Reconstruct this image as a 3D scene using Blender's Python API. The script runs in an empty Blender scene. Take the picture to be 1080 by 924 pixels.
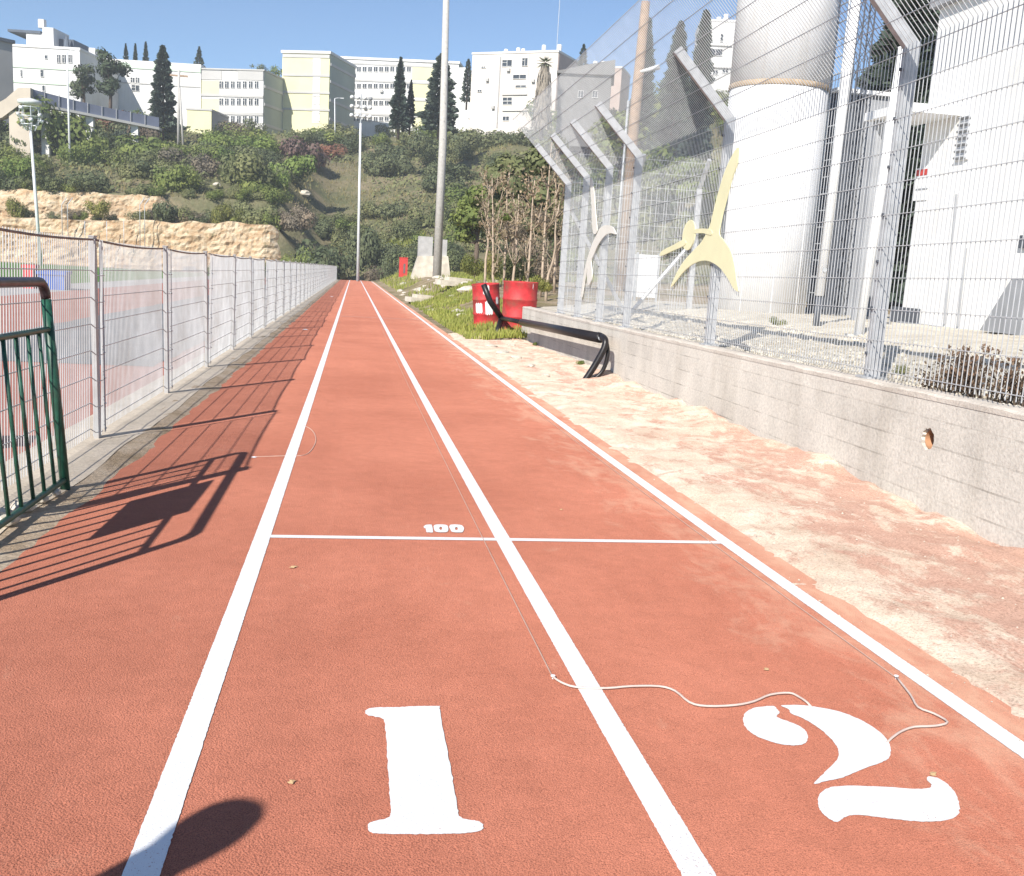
import bpy, bmesh, math, random
from math import radians, sin, cos, pi, sqrt, atan2, exp
from mathutils import Vector, Matrix, noise

rnd = random.Random(7)
HAZE = .0007
scene = bpy.context.scene
COL = scene.collection

# ------------------------------------------------------------------ camera model
FPX, PITCH, ROLL, YAW, CX, CH = 1056.868, 0.1775108, 0.0593660, 0.1640591, -0.80896, 1.261684
S0, S1, LS = -0.0480373, -0.0184580, 4.686257          # the track's fall away from the camera
_F = Vector((sin(YAW)*cos(PITCH), cos(YAW)*cos(PITCH), -sin(PITCH)))
_r = Vector((cos(YAW), -sin(YAW), 0)); _u = _r.cross(_F)
_R = _r*cos(ROLL) + _u*sin(ROLL); _U = -_r*sin(ROLL) + _u*cos(ROLL)
CAM = Vector((CX, 0, CH))

def ray(px, py): return _F + _R*((px-540)/FPX) - _U*((py-462)/FPX)
def proj(P):
    d = Vector(P)-CAM; z = d.dot(_F)
    return 540+FPX*d.dot(_R)/z, 462-FPX*d.dot(_U)/z
def zg(y):
    if y < 0: return S0*y
    y = min(y, 130)
    return S1*y+(S0-S1)*LS*(1-exp(-y/LS))
def at_y(px, py, Y):
    d = ray(px, py); return CAM + d*(Y/d.y)
def at_x(px, py, X):
    d = ray(px, py); return CAM + d*((X-CX)/d.x)
def at_g(px, py, lift=0.0):
    d = ray(px, py); t = 0
    for i in range(80):
        t = .5*t+.5*(zg(max(CAM.y+t*d.y, 0))+lift-CAM.z)/d.z
        t = min(max(t, 0), 300)
    return CAM+d*t
def smooth(a, b, x):
    t = (x-a)/(b-a); t = 0 if t < 0 else 1 if t > 1 else t
    return t*t*(3-2*t)
def lerp(a, b, t): return a+(b-a)*t
def nz(x, y, z=0.0, s=1.0): return noise.noise(Vector((x*s, y*s, z*s)))

# ------------------------------------------------------------------ materials
def new_mat(name):
    m = bpy.data.materials.new(name); m.use_nodes = True
    nt = m.node_tree; b = nt.nodes['Principled BSDF']
    return m, nt, b
def ramp(nt, pts):
    r = nt.nodes.new('ShaderNodeValToRGB'); e = r.color_ramp.elements
    while len(e) < len(pts): e.new(.5)
    for i, (p, c) in enumerate(pts):
        e[i].position = p; e[i].color = (*c, 1) if len(c) == 3 else c
    return r
def coords(nt, kind='Object'):
    return nt.nodes.new('ShaderNodeTexCoord').outputs[kind]
def noise_node(nt, vec, scale, detail=4, rough=.55, dist=0):
    n = nt.nodes.new('ShaderNodeTexNoise'); n.inputs['Scale'].default_value = scale
    n.inputs['Detail'].default_value = detail; n.inputs['Roughness'].default_value = rough
    n.inputs['Distortion'].default_value = dist
    nt.links.new(vec, n.inputs['Vector']); return n
def mapping(nt, vec, scale):
    mp = nt.nodes.new('ShaderNodeMapping'); mp.inputs['Scale'].default_value = scale
    nt.links.new(vec, mp.inputs['Vector']); return mp.outputs[0]
def mixc(nt, fac, a, b, mode='MIX'):
    m = nt.nodes.new('ShaderNodeMix'); m.data_type = 'RGBA'; m.blend_type = mode
    for s, v in ((0, fac), (6, a), (7, b)):
        if isinstance(v, (int, float)): m.inputs[s].default_value = v
        elif isinstance(v, tuple): m.inputs[s].default_value = (*v, 1)
        else: nt.links.new(v, m.inputs[s])
    return m.outputs[2]
def bump(nt, b, height, strength, dist):
    bp = nt.nodes.new('ShaderNodeBump'); bp.inputs['Strength'].default_value = strength
    bp.inputs['Distance'].default_value = dist
    nt.links.new(height, bp.inputs['Height']); nt.links.new(bp.outputs[0], b.inputs['Normal'])
def plain(name, c, rough=.6, metal=0.0, var=.12, scale=3.0, bmp=0, spec=.4, dirt=None, streak=None):
    m, nt, b = new_mat(name)
    co = coords(nt); n = noise_node(nt, co, scale, 5)
    lo = tuple(v*(1-var) for v in c); hi = tuple(min(1, v*(1+var)) for v in c)
    r = ramp(nt, [(.3, lo), (.7, hi)]); nt.links.new(n.outputs[0], r.inputs[0])
    out = r.outputs[0]
    if dirt:
        n2 = noise_node(nt, co, scale*.37, 6, .65)
        r2 = ramp(nt, [(.48, (0, 0, 0)), (.72, (1, 1, 1))]); nt.links.new(n2.outputs[0], r2.inputs[0])
        out = mixc(nt, r2.outputs[0], out, dirt)
    if streak:
        n4 = noise_node(nt, mapping(nt, co, (5, 5, .22)), 1.0, 6, .65)
        r4 = ramp(nt, [(.50, (0, 0, 0)), (.78, (.55, .55, .55))]); nt.links.new(n4.outputs[0], r4.inputs[0])
        out = mixc(nt, r4.outputs[0], out, streak)
    nt.links.new(out, b.inputs['Base Color'])
    b.inputs['Roughness'].default_value = rough; b.inputs['Metallic'].default_value = metal
    b.inputs['Specular IOR Level'].default_value = spec
    if bmp:
        n3 = noise_node(nt, co, scale*8, 4); bump(nt, b, n3.outputs[0], bmp, .02)
    return m

def mat_track():
    m, nt, b = new_mat('red_tartan'); co = coords(nt)
    v = nt.nodes.new('ShaderNodeTexVoronoi'); v.inputs['Scale'].default_value = 170
    nt.links.new(co, v.inputs['Vector'])
    n = noise_node(nt, co, 330, 2, .75); n2 = noise_node(nt, co, .9, 5, .6); n3 = noise_node(nt, co, 11, 4, .6)
    base = ramp(nt, [(.25, (.425, .155, .097)), (.75, (.505, .196, .127))]); nt.links.new(n2.outputs[0], base.inputs[0])
    gr = ramp(nt, [(.34, (.50, .44, .44)), (.50, (1, 1, 1)), (.72, (1.28, 1.25, 1.22))]); nt.links.new(n.outputs[0], gr.inputs[0])
    c = mixc(nt, 1.0, base.outputs[0], gr.outputs[0], 'MULTIPLY')
    d = ramp(nt, [(.35, (.93, .93, .93)), (.7, (1.05, 1.05, 1.06))]); nt.links.new(n3.outputs[0], d.inputs[0])
    c = mixc(nt, 1.0, c, d.outputs[0], 'MULTIPLY')
    # long faint streaks left by the paving machine
    st = noise_node(nt, mapping(nt, co, (5.5, .05, 1)), 1.0, 3, .5)
    sr = ramp(nt, [(.35, (.975, .97, .97)), (.65, (1.02, 1.02, 1.02))]); nt.links.new(st.outputs[0], sr.inputs[0])
    c = mixc(nt, 1.0, c, sr.outputs[0], 'MULTIPLY')
    # sand blown onto the right edge, pale scuffs, darker worn blotches
    sp = nt.nodes.new('ShaderNodeSeparateXYZ'); nt.links.new(co, sp.inputs[0])
    ex = nt.nodes.new('ShaderNodeMapRange'); ex.inputs['From Min'].default_value = .55; ex.inputs['From Max'].default_value = 1.4; ex.inputs['To Min'].default_value = 0; ex.inputs['To Max'].default_value = .36
    nt.links.new(sp.outputs[0], ex.inputs[0])
    dn = noise_node(nt, mapping(nt, co, (2.2, 1, 1)), 2.1, 8, .72, .4)
    ad = nt.nodes.new('ShaderNodeMath'); nt.links.new(dn.outputs[0], ad.inputs[0]); nt.links.new(ex.outputs[0], ad.inputs[1])
    dr = ramp(nt, [(.62, (0, 0, 0)), (.95, (.6, .6, .6))]); nt.links.new(ad.outputs[0], dr.inputs[0])
    c = mixc(nt, dr.outputs[0], c, (.62, .42, .30))
    sc = noise_node(nt, mapping(nt, co, (7, .55, 1)), 1.4, 6, .7, 1.2)
    sr2 = ramp(nt, [(.62, (0, 0, 0)), (.82, (.25, .25, .25))]); nt.links.new(sc.outputs[0], sr2.inputs[0])
    c = mixc(nt, sr2.outputs[0], c, (.60, .31, .22))
    bl = noise_node(nt, co, .45, 4, .6)
    br2 = ramp(nt, [(.32, (.94, .93, .93)), (.52, (1, 1, 1)), (.75, (1.03, 1.03, 1.03))]); nt.links.new(bl.outputs[0], br2.inputs[0])
    c = mixc(nt, 1.0, c, br2.outputs[0], 'MULTIPLY')
    nt.links.new(c, b.inputs['Base Color'])
    b.inputs['Roughness'].default_value = .95; b.inputs['Specular IOR Level'].default_value = .25
    b.inputs['Diffuse Roughness'].default_value = 1.0
    mth = nt.nodes.new('ShaderNodeMath'); mth.operation = 'SUBTRACT'
    nt.links.new(n.outputs[0], mth.inputs[0]); nt.links.new(v.outputs['Distance'], mth.inputs[1])
    bump(nt, b, mth.outputs[0], .8, .0045)
    return m
def mat_paint():
    m, nt, b = new_mat('white_line_paint'); co = coords(nt)
    n = noise_node(nt, co, 190, 3, .6); n2 = noise_node(nt, co, 4, 4)
    sep = nt.nodes.new('ShaderNodeSeparateXYZ'); nt.links.new(co, sep.inputs[0])
    mr = nt.nodes.new('ShaderNodeMapRange'); mr.inputs['From Min'].default_value = 1.95; mr.inputs['From Max'].default_value = 2.7
    mr.inputs['To Min'].default_value = .37; mr.inputs['To Max'].default_value = .20
    nt.links.new(sep.outputs[1], mr.inputs[0])
    cmp_ = nt.nodes.new('ShaderNodeMath'); cmp_.operation = 'LESS_THAN'
    nt.links.new(n.outputs[0], cmp_.inputs[0]); nt.links.new(mr.outputs[0], cmp_.inputs[1])
    r = ramp(nt, [(.3, (.82, .82, .82)), (.7, (.87, .865, .86))]); nt.links.new(n2.outputs[0], r.inputs[0])
    c = mixc(nt, cmp_.outputs[0], r.outputs[0], (.42, .17, .13))
    nt.links.new(c, b.inputs['Base Color']); b.inputs['Roughness'].default_value = .8
    bump(nt, b, n.outputs[0], .6, .004)
    return m
def mat_sand():
    m, nt, b = new_mat('pale_sand'); co = coords(nt)
    n = noise_node(nt, co, 2.2, 7, .68, .6); n2 = noise_node(nt, mapping(nt, co, (1.5, .8, 1)), 2.3, 8, .74, .25); n3 = noise_node(nt, co, 85, 6, .75)
    n4 = noise_node(nt, mapping(nt, co, (1, .7, 1)), 6, 6, .7, .5)
    r = ramp(nt, [(.3, (.52, .39, .30)), (.5, (.655, .53, .425)), (.7, (.78, .675, .57))]); nt.links.new(n.outputs[0], r.inputs[0])
    red = ramp(nt, [(.49, (0, 0, 0)), (.58, (.9, .9, .9))]); nt.links.new(n2.outputs[0], red.inputs[0])
    sp = nt.nodes.new('ShaderNodeSeparateXYZ'); nt.links.new(co, sp.inputs[0])
    yy = nt.nodes.new('ShaderNodeMapRange'); yy.inputs['From Min'].default_value = 3.2; yy.inputs['From Max'].default_value = 9.5; yy.inputs['To Min'].default_value = .095; yy.inputs['To Max'].default_value = -.03
    nt.links.new(sp.outputs[1], yy.inputs[0])
    xx = nt.nodes.new('ShaderNodeMapRange'); xx.inputs['From Min'].default_value = 1.35; xx.inputs['From Max'].default_value = 2.2; xx.inputs['To Min'].default_value = -.16; xx.inputs['To Max'].default_value = .035
    nt.links.new(sp.outputs[0], xx.inputs[0])
    a1 = nt.nodes.new('ShaderNodeMath'); nt.links.new(yy.outputs[0], a1.inputs[0]); nt.links.new(xx.outputs[0], a1.inputs[1])
    a2 = nt.nodes.new('ShaderNodeMath'); nt.links.new(n2.outputs[0], a2.inputs[0]); nt.links.new(a1.outputs[0], a2.inputs[1]); nt.links.new(a2.outputs[0], red.inputs[0])
    c = mixc(nt, red.outputs[0], r.outputs[0], (.53, .325, .25))
    red2 = ramp(nt, [(.52, (0, 0, 0)), (.66, (.8, .8, .8))]); nt.links.new(n4.outputs[0], red2.inputs[0])
    c = mixc(nt, red2.outputs[0], c, (.46, .27, .205))
    g = ramp(nt, [(.34, (.55, .52, .50)), (.5, (.98, .98, .98)), (.7, (1.15, 1.15, 1.15))]); nt.links.new(n3.outputs[0], g.inputs[0])
    c = mixc(nt, 1.0, c, g.outputs[0], 'MULTIPLY')
    nt.links.new(c, b.inputs['Base Color']); b.inputs['Roughness'].default_value = .95
    b.inputs['Specular IOR Level'].default_value = .1; b.inputs['Diffuse Roughness'].default_value = .8
    bump(nt, b, n3.outputs[0], .7, .02)
    return m
def mat_concrete(name, c, boards=True):
    m, nt, b = new_mat(name); co = coords(nt)
    n = noise_node(nt, co, 1.7, 7, .65); n2 = noise_node(nt, co, 38, 5, .65)
    n5 = noise_node(nt, mapping(nt, co, (3, 2.4, .35)), 1.3, 5, .6)
    r = ramp(nt, [(.3, tuple(v*.86 for v in c)), (.7, tuple(v*1.10 for v in c))]); nt.links.new(n.outputs[0], r.inputs[0])
    g = ramp(nt, [(.3, (.8, .8, .8)), (.6, (1.05, 1.05, 1.05))]); nt.links.new(n2.outputs[0], g.inputs[0])
    c2 = mixc(nt, 1.0, r.outputs[0], g.outputs[0], 'MULTIPLY')
    s = ramp(nt, [(.32, (.88, .87, .855)), (.52, (1, 1, 1))]); nt.links.new(n5.outputs[0], s.inputs[0])
    c2 = mixc(nt, 1.0, c2, s.outputs[0], 'MULTIPLY')
    h = n2.outputs[0]
    if boards:
        br = nt.nodes.new('ShaderNodeTexBrick')
        br.inputs['Scale'].default_value = 1.0; br.inputs['Mortar Size'].default_value = .006
        br.inputs['Brick Width'].default_value = 60; br.inputs['Row Height'].default_value = .17
        br.inputs['Color1'].default_value = (1, 1, 1, 1); br.inputs['Color2'].default_value = (.88, .88, .88, 1); br.inputs['Mortar'].default_value = (.62, .61, .60, 1)
        sep = nt.nodes.new('ShaderNodeSeparateXYZ'); nt.links.new(co, sep.inputs[0])
        cb = nt.nodes.new('ShaderNodeCombineXYZ'); nt.links.new(sep.outputs[1], cb.inputs[0])
        ad = nt.nodes.new('ShaderNodeMath'); ad.operation = 'MULTIPLY_ADD'; ad.inputs[1].default_value = .021
        nt.links.new(sep.outputs[1], ad.inputs[0]); nt.links.new(sep.outputs[2], ad.inputs[2]); nt.links.new(ad.outputs[0], cb.inputs[1])
        nt.links.new(cb.outputs[0], br.inputs['Vector'])
        nm = noise_node(nt, co, 2.4, 4)
        mk = ramp(nt, [(.42, (0, 0, 0)), (.66, (1, 1, 1))]); nt.links.new(nm.outputs[0], mk.inputs[0])
        c2 = mixc(nt, 1.0, c2, mixc(nt, mk.outputs[0], (1, 1, 1), br.outputs[0]), 'MULTIPLY')
        h = mixc(nt, .35, n2.outputs[0], br.outputs[0])
    nt.links.new(c2, b.inputs['Base Color']); b.inputs['Roughness'].default_value = .9
    b.inputs['Specular IOR Level'].default_value = .2
    bump(nt, b, h, .55, .012)
    return m
def mat_leaf(name, lo, hi, trans=.3):
    m, nt, b = new_mat(name)
    g = nt.nodes.new('ShaderNodeNewGeometry'); oi = nt.nodes.new('ShaderNodeObjectInfo')
    r = ramp(nt, [(.0, lo), (1, hi)]); nt.links.new(g.outputs['Random Per Island'], r.inputs[0])
    r2 = ramp(nt, [(0, (.82, .86, .85)), (1, (1.2, 1.14, 1.14))]); nt.links.new(oi.outputs['Random'], r2.inputs[0])
    co = coords(nt); n = noise_node(nt, co, .9, 3)
    r3 = ramp(nt, [(.35, (.78, .82, .8)), (.65, (1.22, 1.15, 1.05))]); nt.links.new(n.outputs[0], r3.inputs[0])
    c = mixc(nt, 1.0, r.outputs[0], r2.outputs[0], 'MULTIPLY'); c = mixc(nt, 1.0, c, r3.outputs[0], 'MULTIPLY')
    nt.links.new(c, b.inputs['Base Color']); b.inputs['Roughness'].default_value = .7; b.inputs['Specular IOR Level'].default_value = .25
    tr = nt.nodes.new('ShaderNodeBsdfTranslucent'); nt.links.new(c, tr.inputs[0])
    ms = nt.nodes.new('ShaderNodeMixShader'); ms.inputs[0].default_value = trans
    nt.links.new(b.outputs[0], ms.inputs[1]); nt.links.new(tr.outputs[0], ms.inputs[2])
    nt.links.new(ms.outputs[0], nt.nodes['Material Output'].inputs[0])
    return m
def mat_ground(name, stops, scale, bmp=.5, bscale=20, stretch=None):
    m, nt, b = new_mat(name); co = coords(nt)
    v = mapping(nt, co, stretch) if stretch else co
    n = noise_node(nt, v, scale, 8, .66, .4)
    r = ramp(nt, stops); nt.links.new(n.outputs[0], r.inputs[0])
    n2 = noise_node(nt, co, bscale, 6, .7)
    g = ramp(nt, [(.3, (.68, .68, .68)), (.65, (1.12, 1.12, 1.12))]); nt.links.new(n2.outputs[0], g.inputs[0])
    c = mixc(nt, 1.0, r.outputs[0], g.outputs[0], 'MULTIPLY')
    nt.links.new(c, b.inputs['Base Color']); b.inputs['Roughness'].default_value = .95; b.inputs['Specular IOR Level'].default_value = .1
    bump(nt, b, n2.outputs[0], bmp, 1.2/bscale)
    return m

M = {}
M['track'] = mat_track(); M['paint'] = mat_paint(); M['sand'] = mat_sand()
M['wall'] = mat_concrete('board_marked_concrete', (.74, .685, .605)); M['cap'] = mat_concrete('pale_concrete_cap', (.68, .61, .53), False)
M['kerb'] = mat_concrete('kerb_concrete', (.64, .55, .44), False)
M['galv'] = plain('galvanised_steel', (.50, .52, .54), .5, .25, .2, 9, spec=.4)
M['galv_wire'] = plain('pale_galvanised_wire', (.56, .57, .58), .45, .15, .1, 5)
M['fence_wire'] = plain('weathered_galvanised_wire', (.50, .505, .51), .55, .05, .15, 4, dirt=(.38, .37, .36))
M['fence_post'] = plain('fence_post_grey', (.42, .42, .42), .55, .1, .15, 4, dirt=(.34, .29, .25))
M['rail_rust'] = plain('rusty_rail', (.20, .14, .115), .7, .1, .4, 8)
M['post_right'] = plain('zinc_post', (.45, .46, .475), .5, .2, .18, 14)
M['green'] = plain('dark_green_paint', (.018, .085, .055), .42, 0, .35, 18, dirt=(.035, .06, .04))
M['dkrail'] = plain('worn_dark_rail', (.055, .04, .045), .4, .1, .4, 12)
M['black'] = plain('black_paint', (.016, .013, .014), .38, 0, .3, 9)
M['drum'] = plain('red_drum_paint', (.52, .035, .04), .6, 0, .25, 7, .12, dirt=(.24, .09, .06))
M['white'] = plain('white_paint', (.80, .80, .80), .6, 0, .04, 2)
M['tank'] = plain('white_tank_paint', (.80, .80, .81), .5, 0, .05, 1.6, dirt=(.66, .64, .61), streak=(.56, .50, .43))
M['kiosk'] = plain('white_plaster', (.82, .815, .80), .8, 0, .03, 1.5, .15, dirt=(.72, .71, .68), streak=(.64, .60, .54))
M['rust'] = plain('rusty_band', (.42, .32, .22), .8, 0, .3, 4)
M['cream'] = plain('cream_yellow_paint', (.82, .78, .50), .5, 0, .05, 3)
M['white_cream'] = plain('pale_cream_paint', (.80, .77, .70), .5, 0, .05, 3)
M['brown'] = plain('brown_panel', (.16, .125, .115), .8, 0, .15, 4)
M['grey'] = plain('mid_grey', (.30, .31, .33), .7, 0, .12, 3)
M['dkgrey'] = plain('dark_grey', (.09, .10, .12), .6, 0, .2, 3)
M['blue_dark'] = plain('dark_blue_steel', (.045, .065, .13), .5, 0, .2, 3)
M['wood'] = plain('pole_wood', (.36, .25, .17), .85, 0, .25, 5, .3)
M['concpole'] = plain('concrete_pole', (.50, .48, .45), .85, 0, .12, 6, .2)
M['stone'] = plain('limestone_block', (.62, .565, .47), .9, 0, .2, 2.5, .4, dirt=(.44, .39, .32))
M['stone2'] = plain('grey_cast_block', (.42, .41, .40), .9, 0, .15, 2.5, .3)
M['redbox'] = plain('red_cabinet', (.55, .05, .04), .5, 0, .15, 3)
M['cord'] = plain('white_cord', (.64, .52, .46), .8, 0, .1, 20)
M['string'] = plain('thin_string', (.62, .42, .34), .8, 0, .1, 20)
M['leafbit'] = plain('dry_leaf', (.62, .42, .22), .8, 0, .2, 20)
M['paper'] = plain('crumpled_paper', (.74, .74, .76), .8, 0, .05, 20)
M['b_white'] = plain('building_white', (.74, .73, .715), .8, 0, .05, .3, dirt=(.60, .575, .54), streak=(.55, .53, .50))
M['b_cream'] = plain('building_cream', (.76, .70, .635), .8, 0, .06, .3, dirt=(.64, .55, .48), streak=(.58, .51, .45))
M['b_yellow'] = plain('building_yellow', (.72, .69, .43), .8, 0, .05, .3, dirt=(.60, .57, .38))
M['b_band'] = plain('building_band', (.50, .49, .47), .8, 0, .08, .2)
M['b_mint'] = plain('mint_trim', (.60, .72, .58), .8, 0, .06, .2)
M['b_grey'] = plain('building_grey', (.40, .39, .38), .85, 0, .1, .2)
M['b_shade'] = plain('shade_grey_wall', (.22, .215, .21), .9, 0, .15, .3)  # shade of the grey house put into a darker base colour
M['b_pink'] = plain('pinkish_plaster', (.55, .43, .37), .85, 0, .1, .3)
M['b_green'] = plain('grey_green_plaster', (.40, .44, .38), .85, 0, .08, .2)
M['glass'] = plain('window_glass', (.055, .065, .075), .25, 0, .3, .3, spec=.5)
M['bluefence'] = plain('blue_grey_railing', (.16, .18, .25), .6, 0, .15, .6)
M['beige'] = plain('beige_concrete', (.56, .49, .40), .9, 0, .1, .4)
M['dkroof'] = plain('dark_roof', (.10, .12, .15), .8, 0, .2, .5)
M['bark'] = plain('bark', (.14, .105, .08), .9, 0, .3, 4, .4)
M['drybark'] = plain('dry_stem', (.46, .36, .27), .9, 0, .25, 4, .3)
M['deadfrond'] = plain('dead_palm_skirt', (.30, .26, .21), .9, 0, .25, 3)
M['lamp'] = plain('lamp_head', (.72, .73, .74), .4, 0, .08, 4)
M['skin'] = plain('skin', (.45, .28, .20), .6, 0, .05, 5)
M['cloth'] = plain('navy_cloth', (.04, .05, .09), .9, 0, .2, 9)
M['mat_blue'] = plain('blue_vinyl', (.06, .14, .46), .5, 0, .1, 3)
M['mat_red'] = plain('red_vinyl', (.60, .05, .05), .5, 0, .1, 3)
M['lf_olive'] = mat_leaf('leaf_olive', (.150, .175, .078), (.255, .270, .135))
M['lf_dark'] = mat_leaf('leaf_dark', (.110, .138, .072), (.195, .222, .125))
M['lf_green'] = mat_leaf('leaf_green', (.150, .200, .055), (.275, .320, .105))
M['lf_bright'] = mat_leaf('leaf_bright', (.14, .21, .05), (.25, .33, .10))
M['lf_brown'] = mat_leaf('leaf_brown', (.17, .14, .11), (.28, .235, .18), .2)
M['lf_purple'] = mat_leaf('leaf_purple', (.15, .095, .09), (.25, .17, .15), .2)
M['lf_red'] = mat_leaf('leaf_rust', (.19, .085, .06), (.27, .15, .10), .2)
M['lf_yellow'] = mat_leaf('leaf_yellowgreen', (.17, .19, .05), (.28, .28, .09), .3)
M['lf_con'] = mat_leaf('needle_dark', (.050, .075, .062), (.110, .145, .118), .15)
M['lf_pine'] = mat_leaf('needle_pine', (.06, .085, .05), (.12, .15, .09), .15)
M['lf_dry'] = mat_leaf('leaf_dry', (.24, .19, .125), (.38, .31, .22), .25)
M['lf_bush'] = mat_leaf('leaf_bush_dry', (.13, .09, .065), (.30, .20, .14), .2)
M['grass'] = mat_leaf('grass_blade', (.25, .31, .06), (.42, .44, .14), .35)
M['hill'] = mat_ground('hill_soil', [(.28, (.11, .125, .06)), (.45, (.17, .165, .09)), (.6, (.25, .21, .13)), (.75, (.33, .27, .18))], .16, .5, 3)
M['lime'] = mat_ground('limestone', [(.28, (.34, .22, .125)), (.43, (.56, .40, .25)), (.54, (.70, .58, .43)), (.72, (.78, .70, .57))], .5, 1.0, 2.2, (1, 1, 2.6))
def mat_rock():
    m, nt, b = new_mat('limestone_face'); co = coords(nt)
    n = noise_node(nt, mapping(nt, co, (1, 1, 2.2)), .55, 8, .7, .8)
    r = ramp(nt, [(.30, (.34, .21, .12)), (.43, (.51, .36, .22)), (.54, (.62, .50, .35)), (.74, (.72, .63, .49))]); nt.links.new(n.outputs[0], r.inputs[0])
    v = nt.nodes.new('ShaderNodeTexVoronoi'); v.feature = 'DISTANCE_TO_EDGE'; v.inputs['Scale'].default_value = .9
    w = noise_node(nt, co, 1.6, 5, .7); vm = nt.nodes.new('ShaderNodeVectorMath'); vm.operation = 'MULTIPLY_ADD'; vm.inputs[1].default_value = (2.6, 2.6, 2.6)
    nt.links.new(w.outputs['Color'], vm.inputs[0]); nt.links.new(mapping(nt, co, (.8, 1, 1.7)), vm.inputs[2]); nt.links.new(vm.outputs[0], v.inputs['Vector'])
    cr = ramp(nt, [(.0, (.86, .80, .72)), (.16, (1, 1, 1))]); nt.links.new(v.outputs['Distance'], cr.inputs[0])
    c = mixc(nt, 1.0, r.outputs[0], cr.outputs[0], 'MULTIPLY')
    n3 = noise_node(nt, co, .8, 6, .7); g = ramp(nt, [(.60, (0, 0, 0)), (.68, (.8, .8, .8))]); nt.links.new(n3.outputs[0], g.inputs[0])
    c = mixc(nt, g.outputs[0], c, (.20, .19, .10))
    nt.links.new(c, b.inputs['Base Color']); b.inputs['Roughness'].default_value = .95
    bump(nt, b, mixc(nt, .85, cr.outputs[0], w.outputs[0]), .55, .35); return m
M['lime'] = mat_rock()
M['verge'] = mat_ground('verge_soil', [(.26, (.14, .15, .05)), (.42, (.30, .25, .13)), (.56, (.44, .34, .23)), (.74, (.60, .51, .39))], .55, .8, 14)
M['gravel'] = mat_ground('gravel', [(.28, (.52, .455, .36)), (.5, (.70, .64, .53)), (.72, (.80, .75, .65))], 1.6, .6, 28)
M['oval'] = mat_ground('old_red_track', [(.3, (.42, .17, .13)), (.7, (.52, .24, .19))], .4, .2, 60)
M['pitch'] = mat_ground('turf_pitch', [(.3, (.10, .20, .05)), (.7, (.16, .29, .08))], .3, .3, 30)
M['apron'] = mat_ground('grey_apron', [(.3, (.40, .38, .36)), (.7, (.52, .50, .48))], .3, .2, 30)
M['gstrip'] = mat_ground('strip_grey', [(.3, (.16, .17, .185)), (.7, (.25, .26, .27))], .6, .3, 40)
M['soil'] = mat_ground('kerb_dirt', [(.28, (.32, .23, .14)), (.5, (.54, .42, .30)), (.72, (.68, .57, .44))], 2.4, .8, 40)

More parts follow.
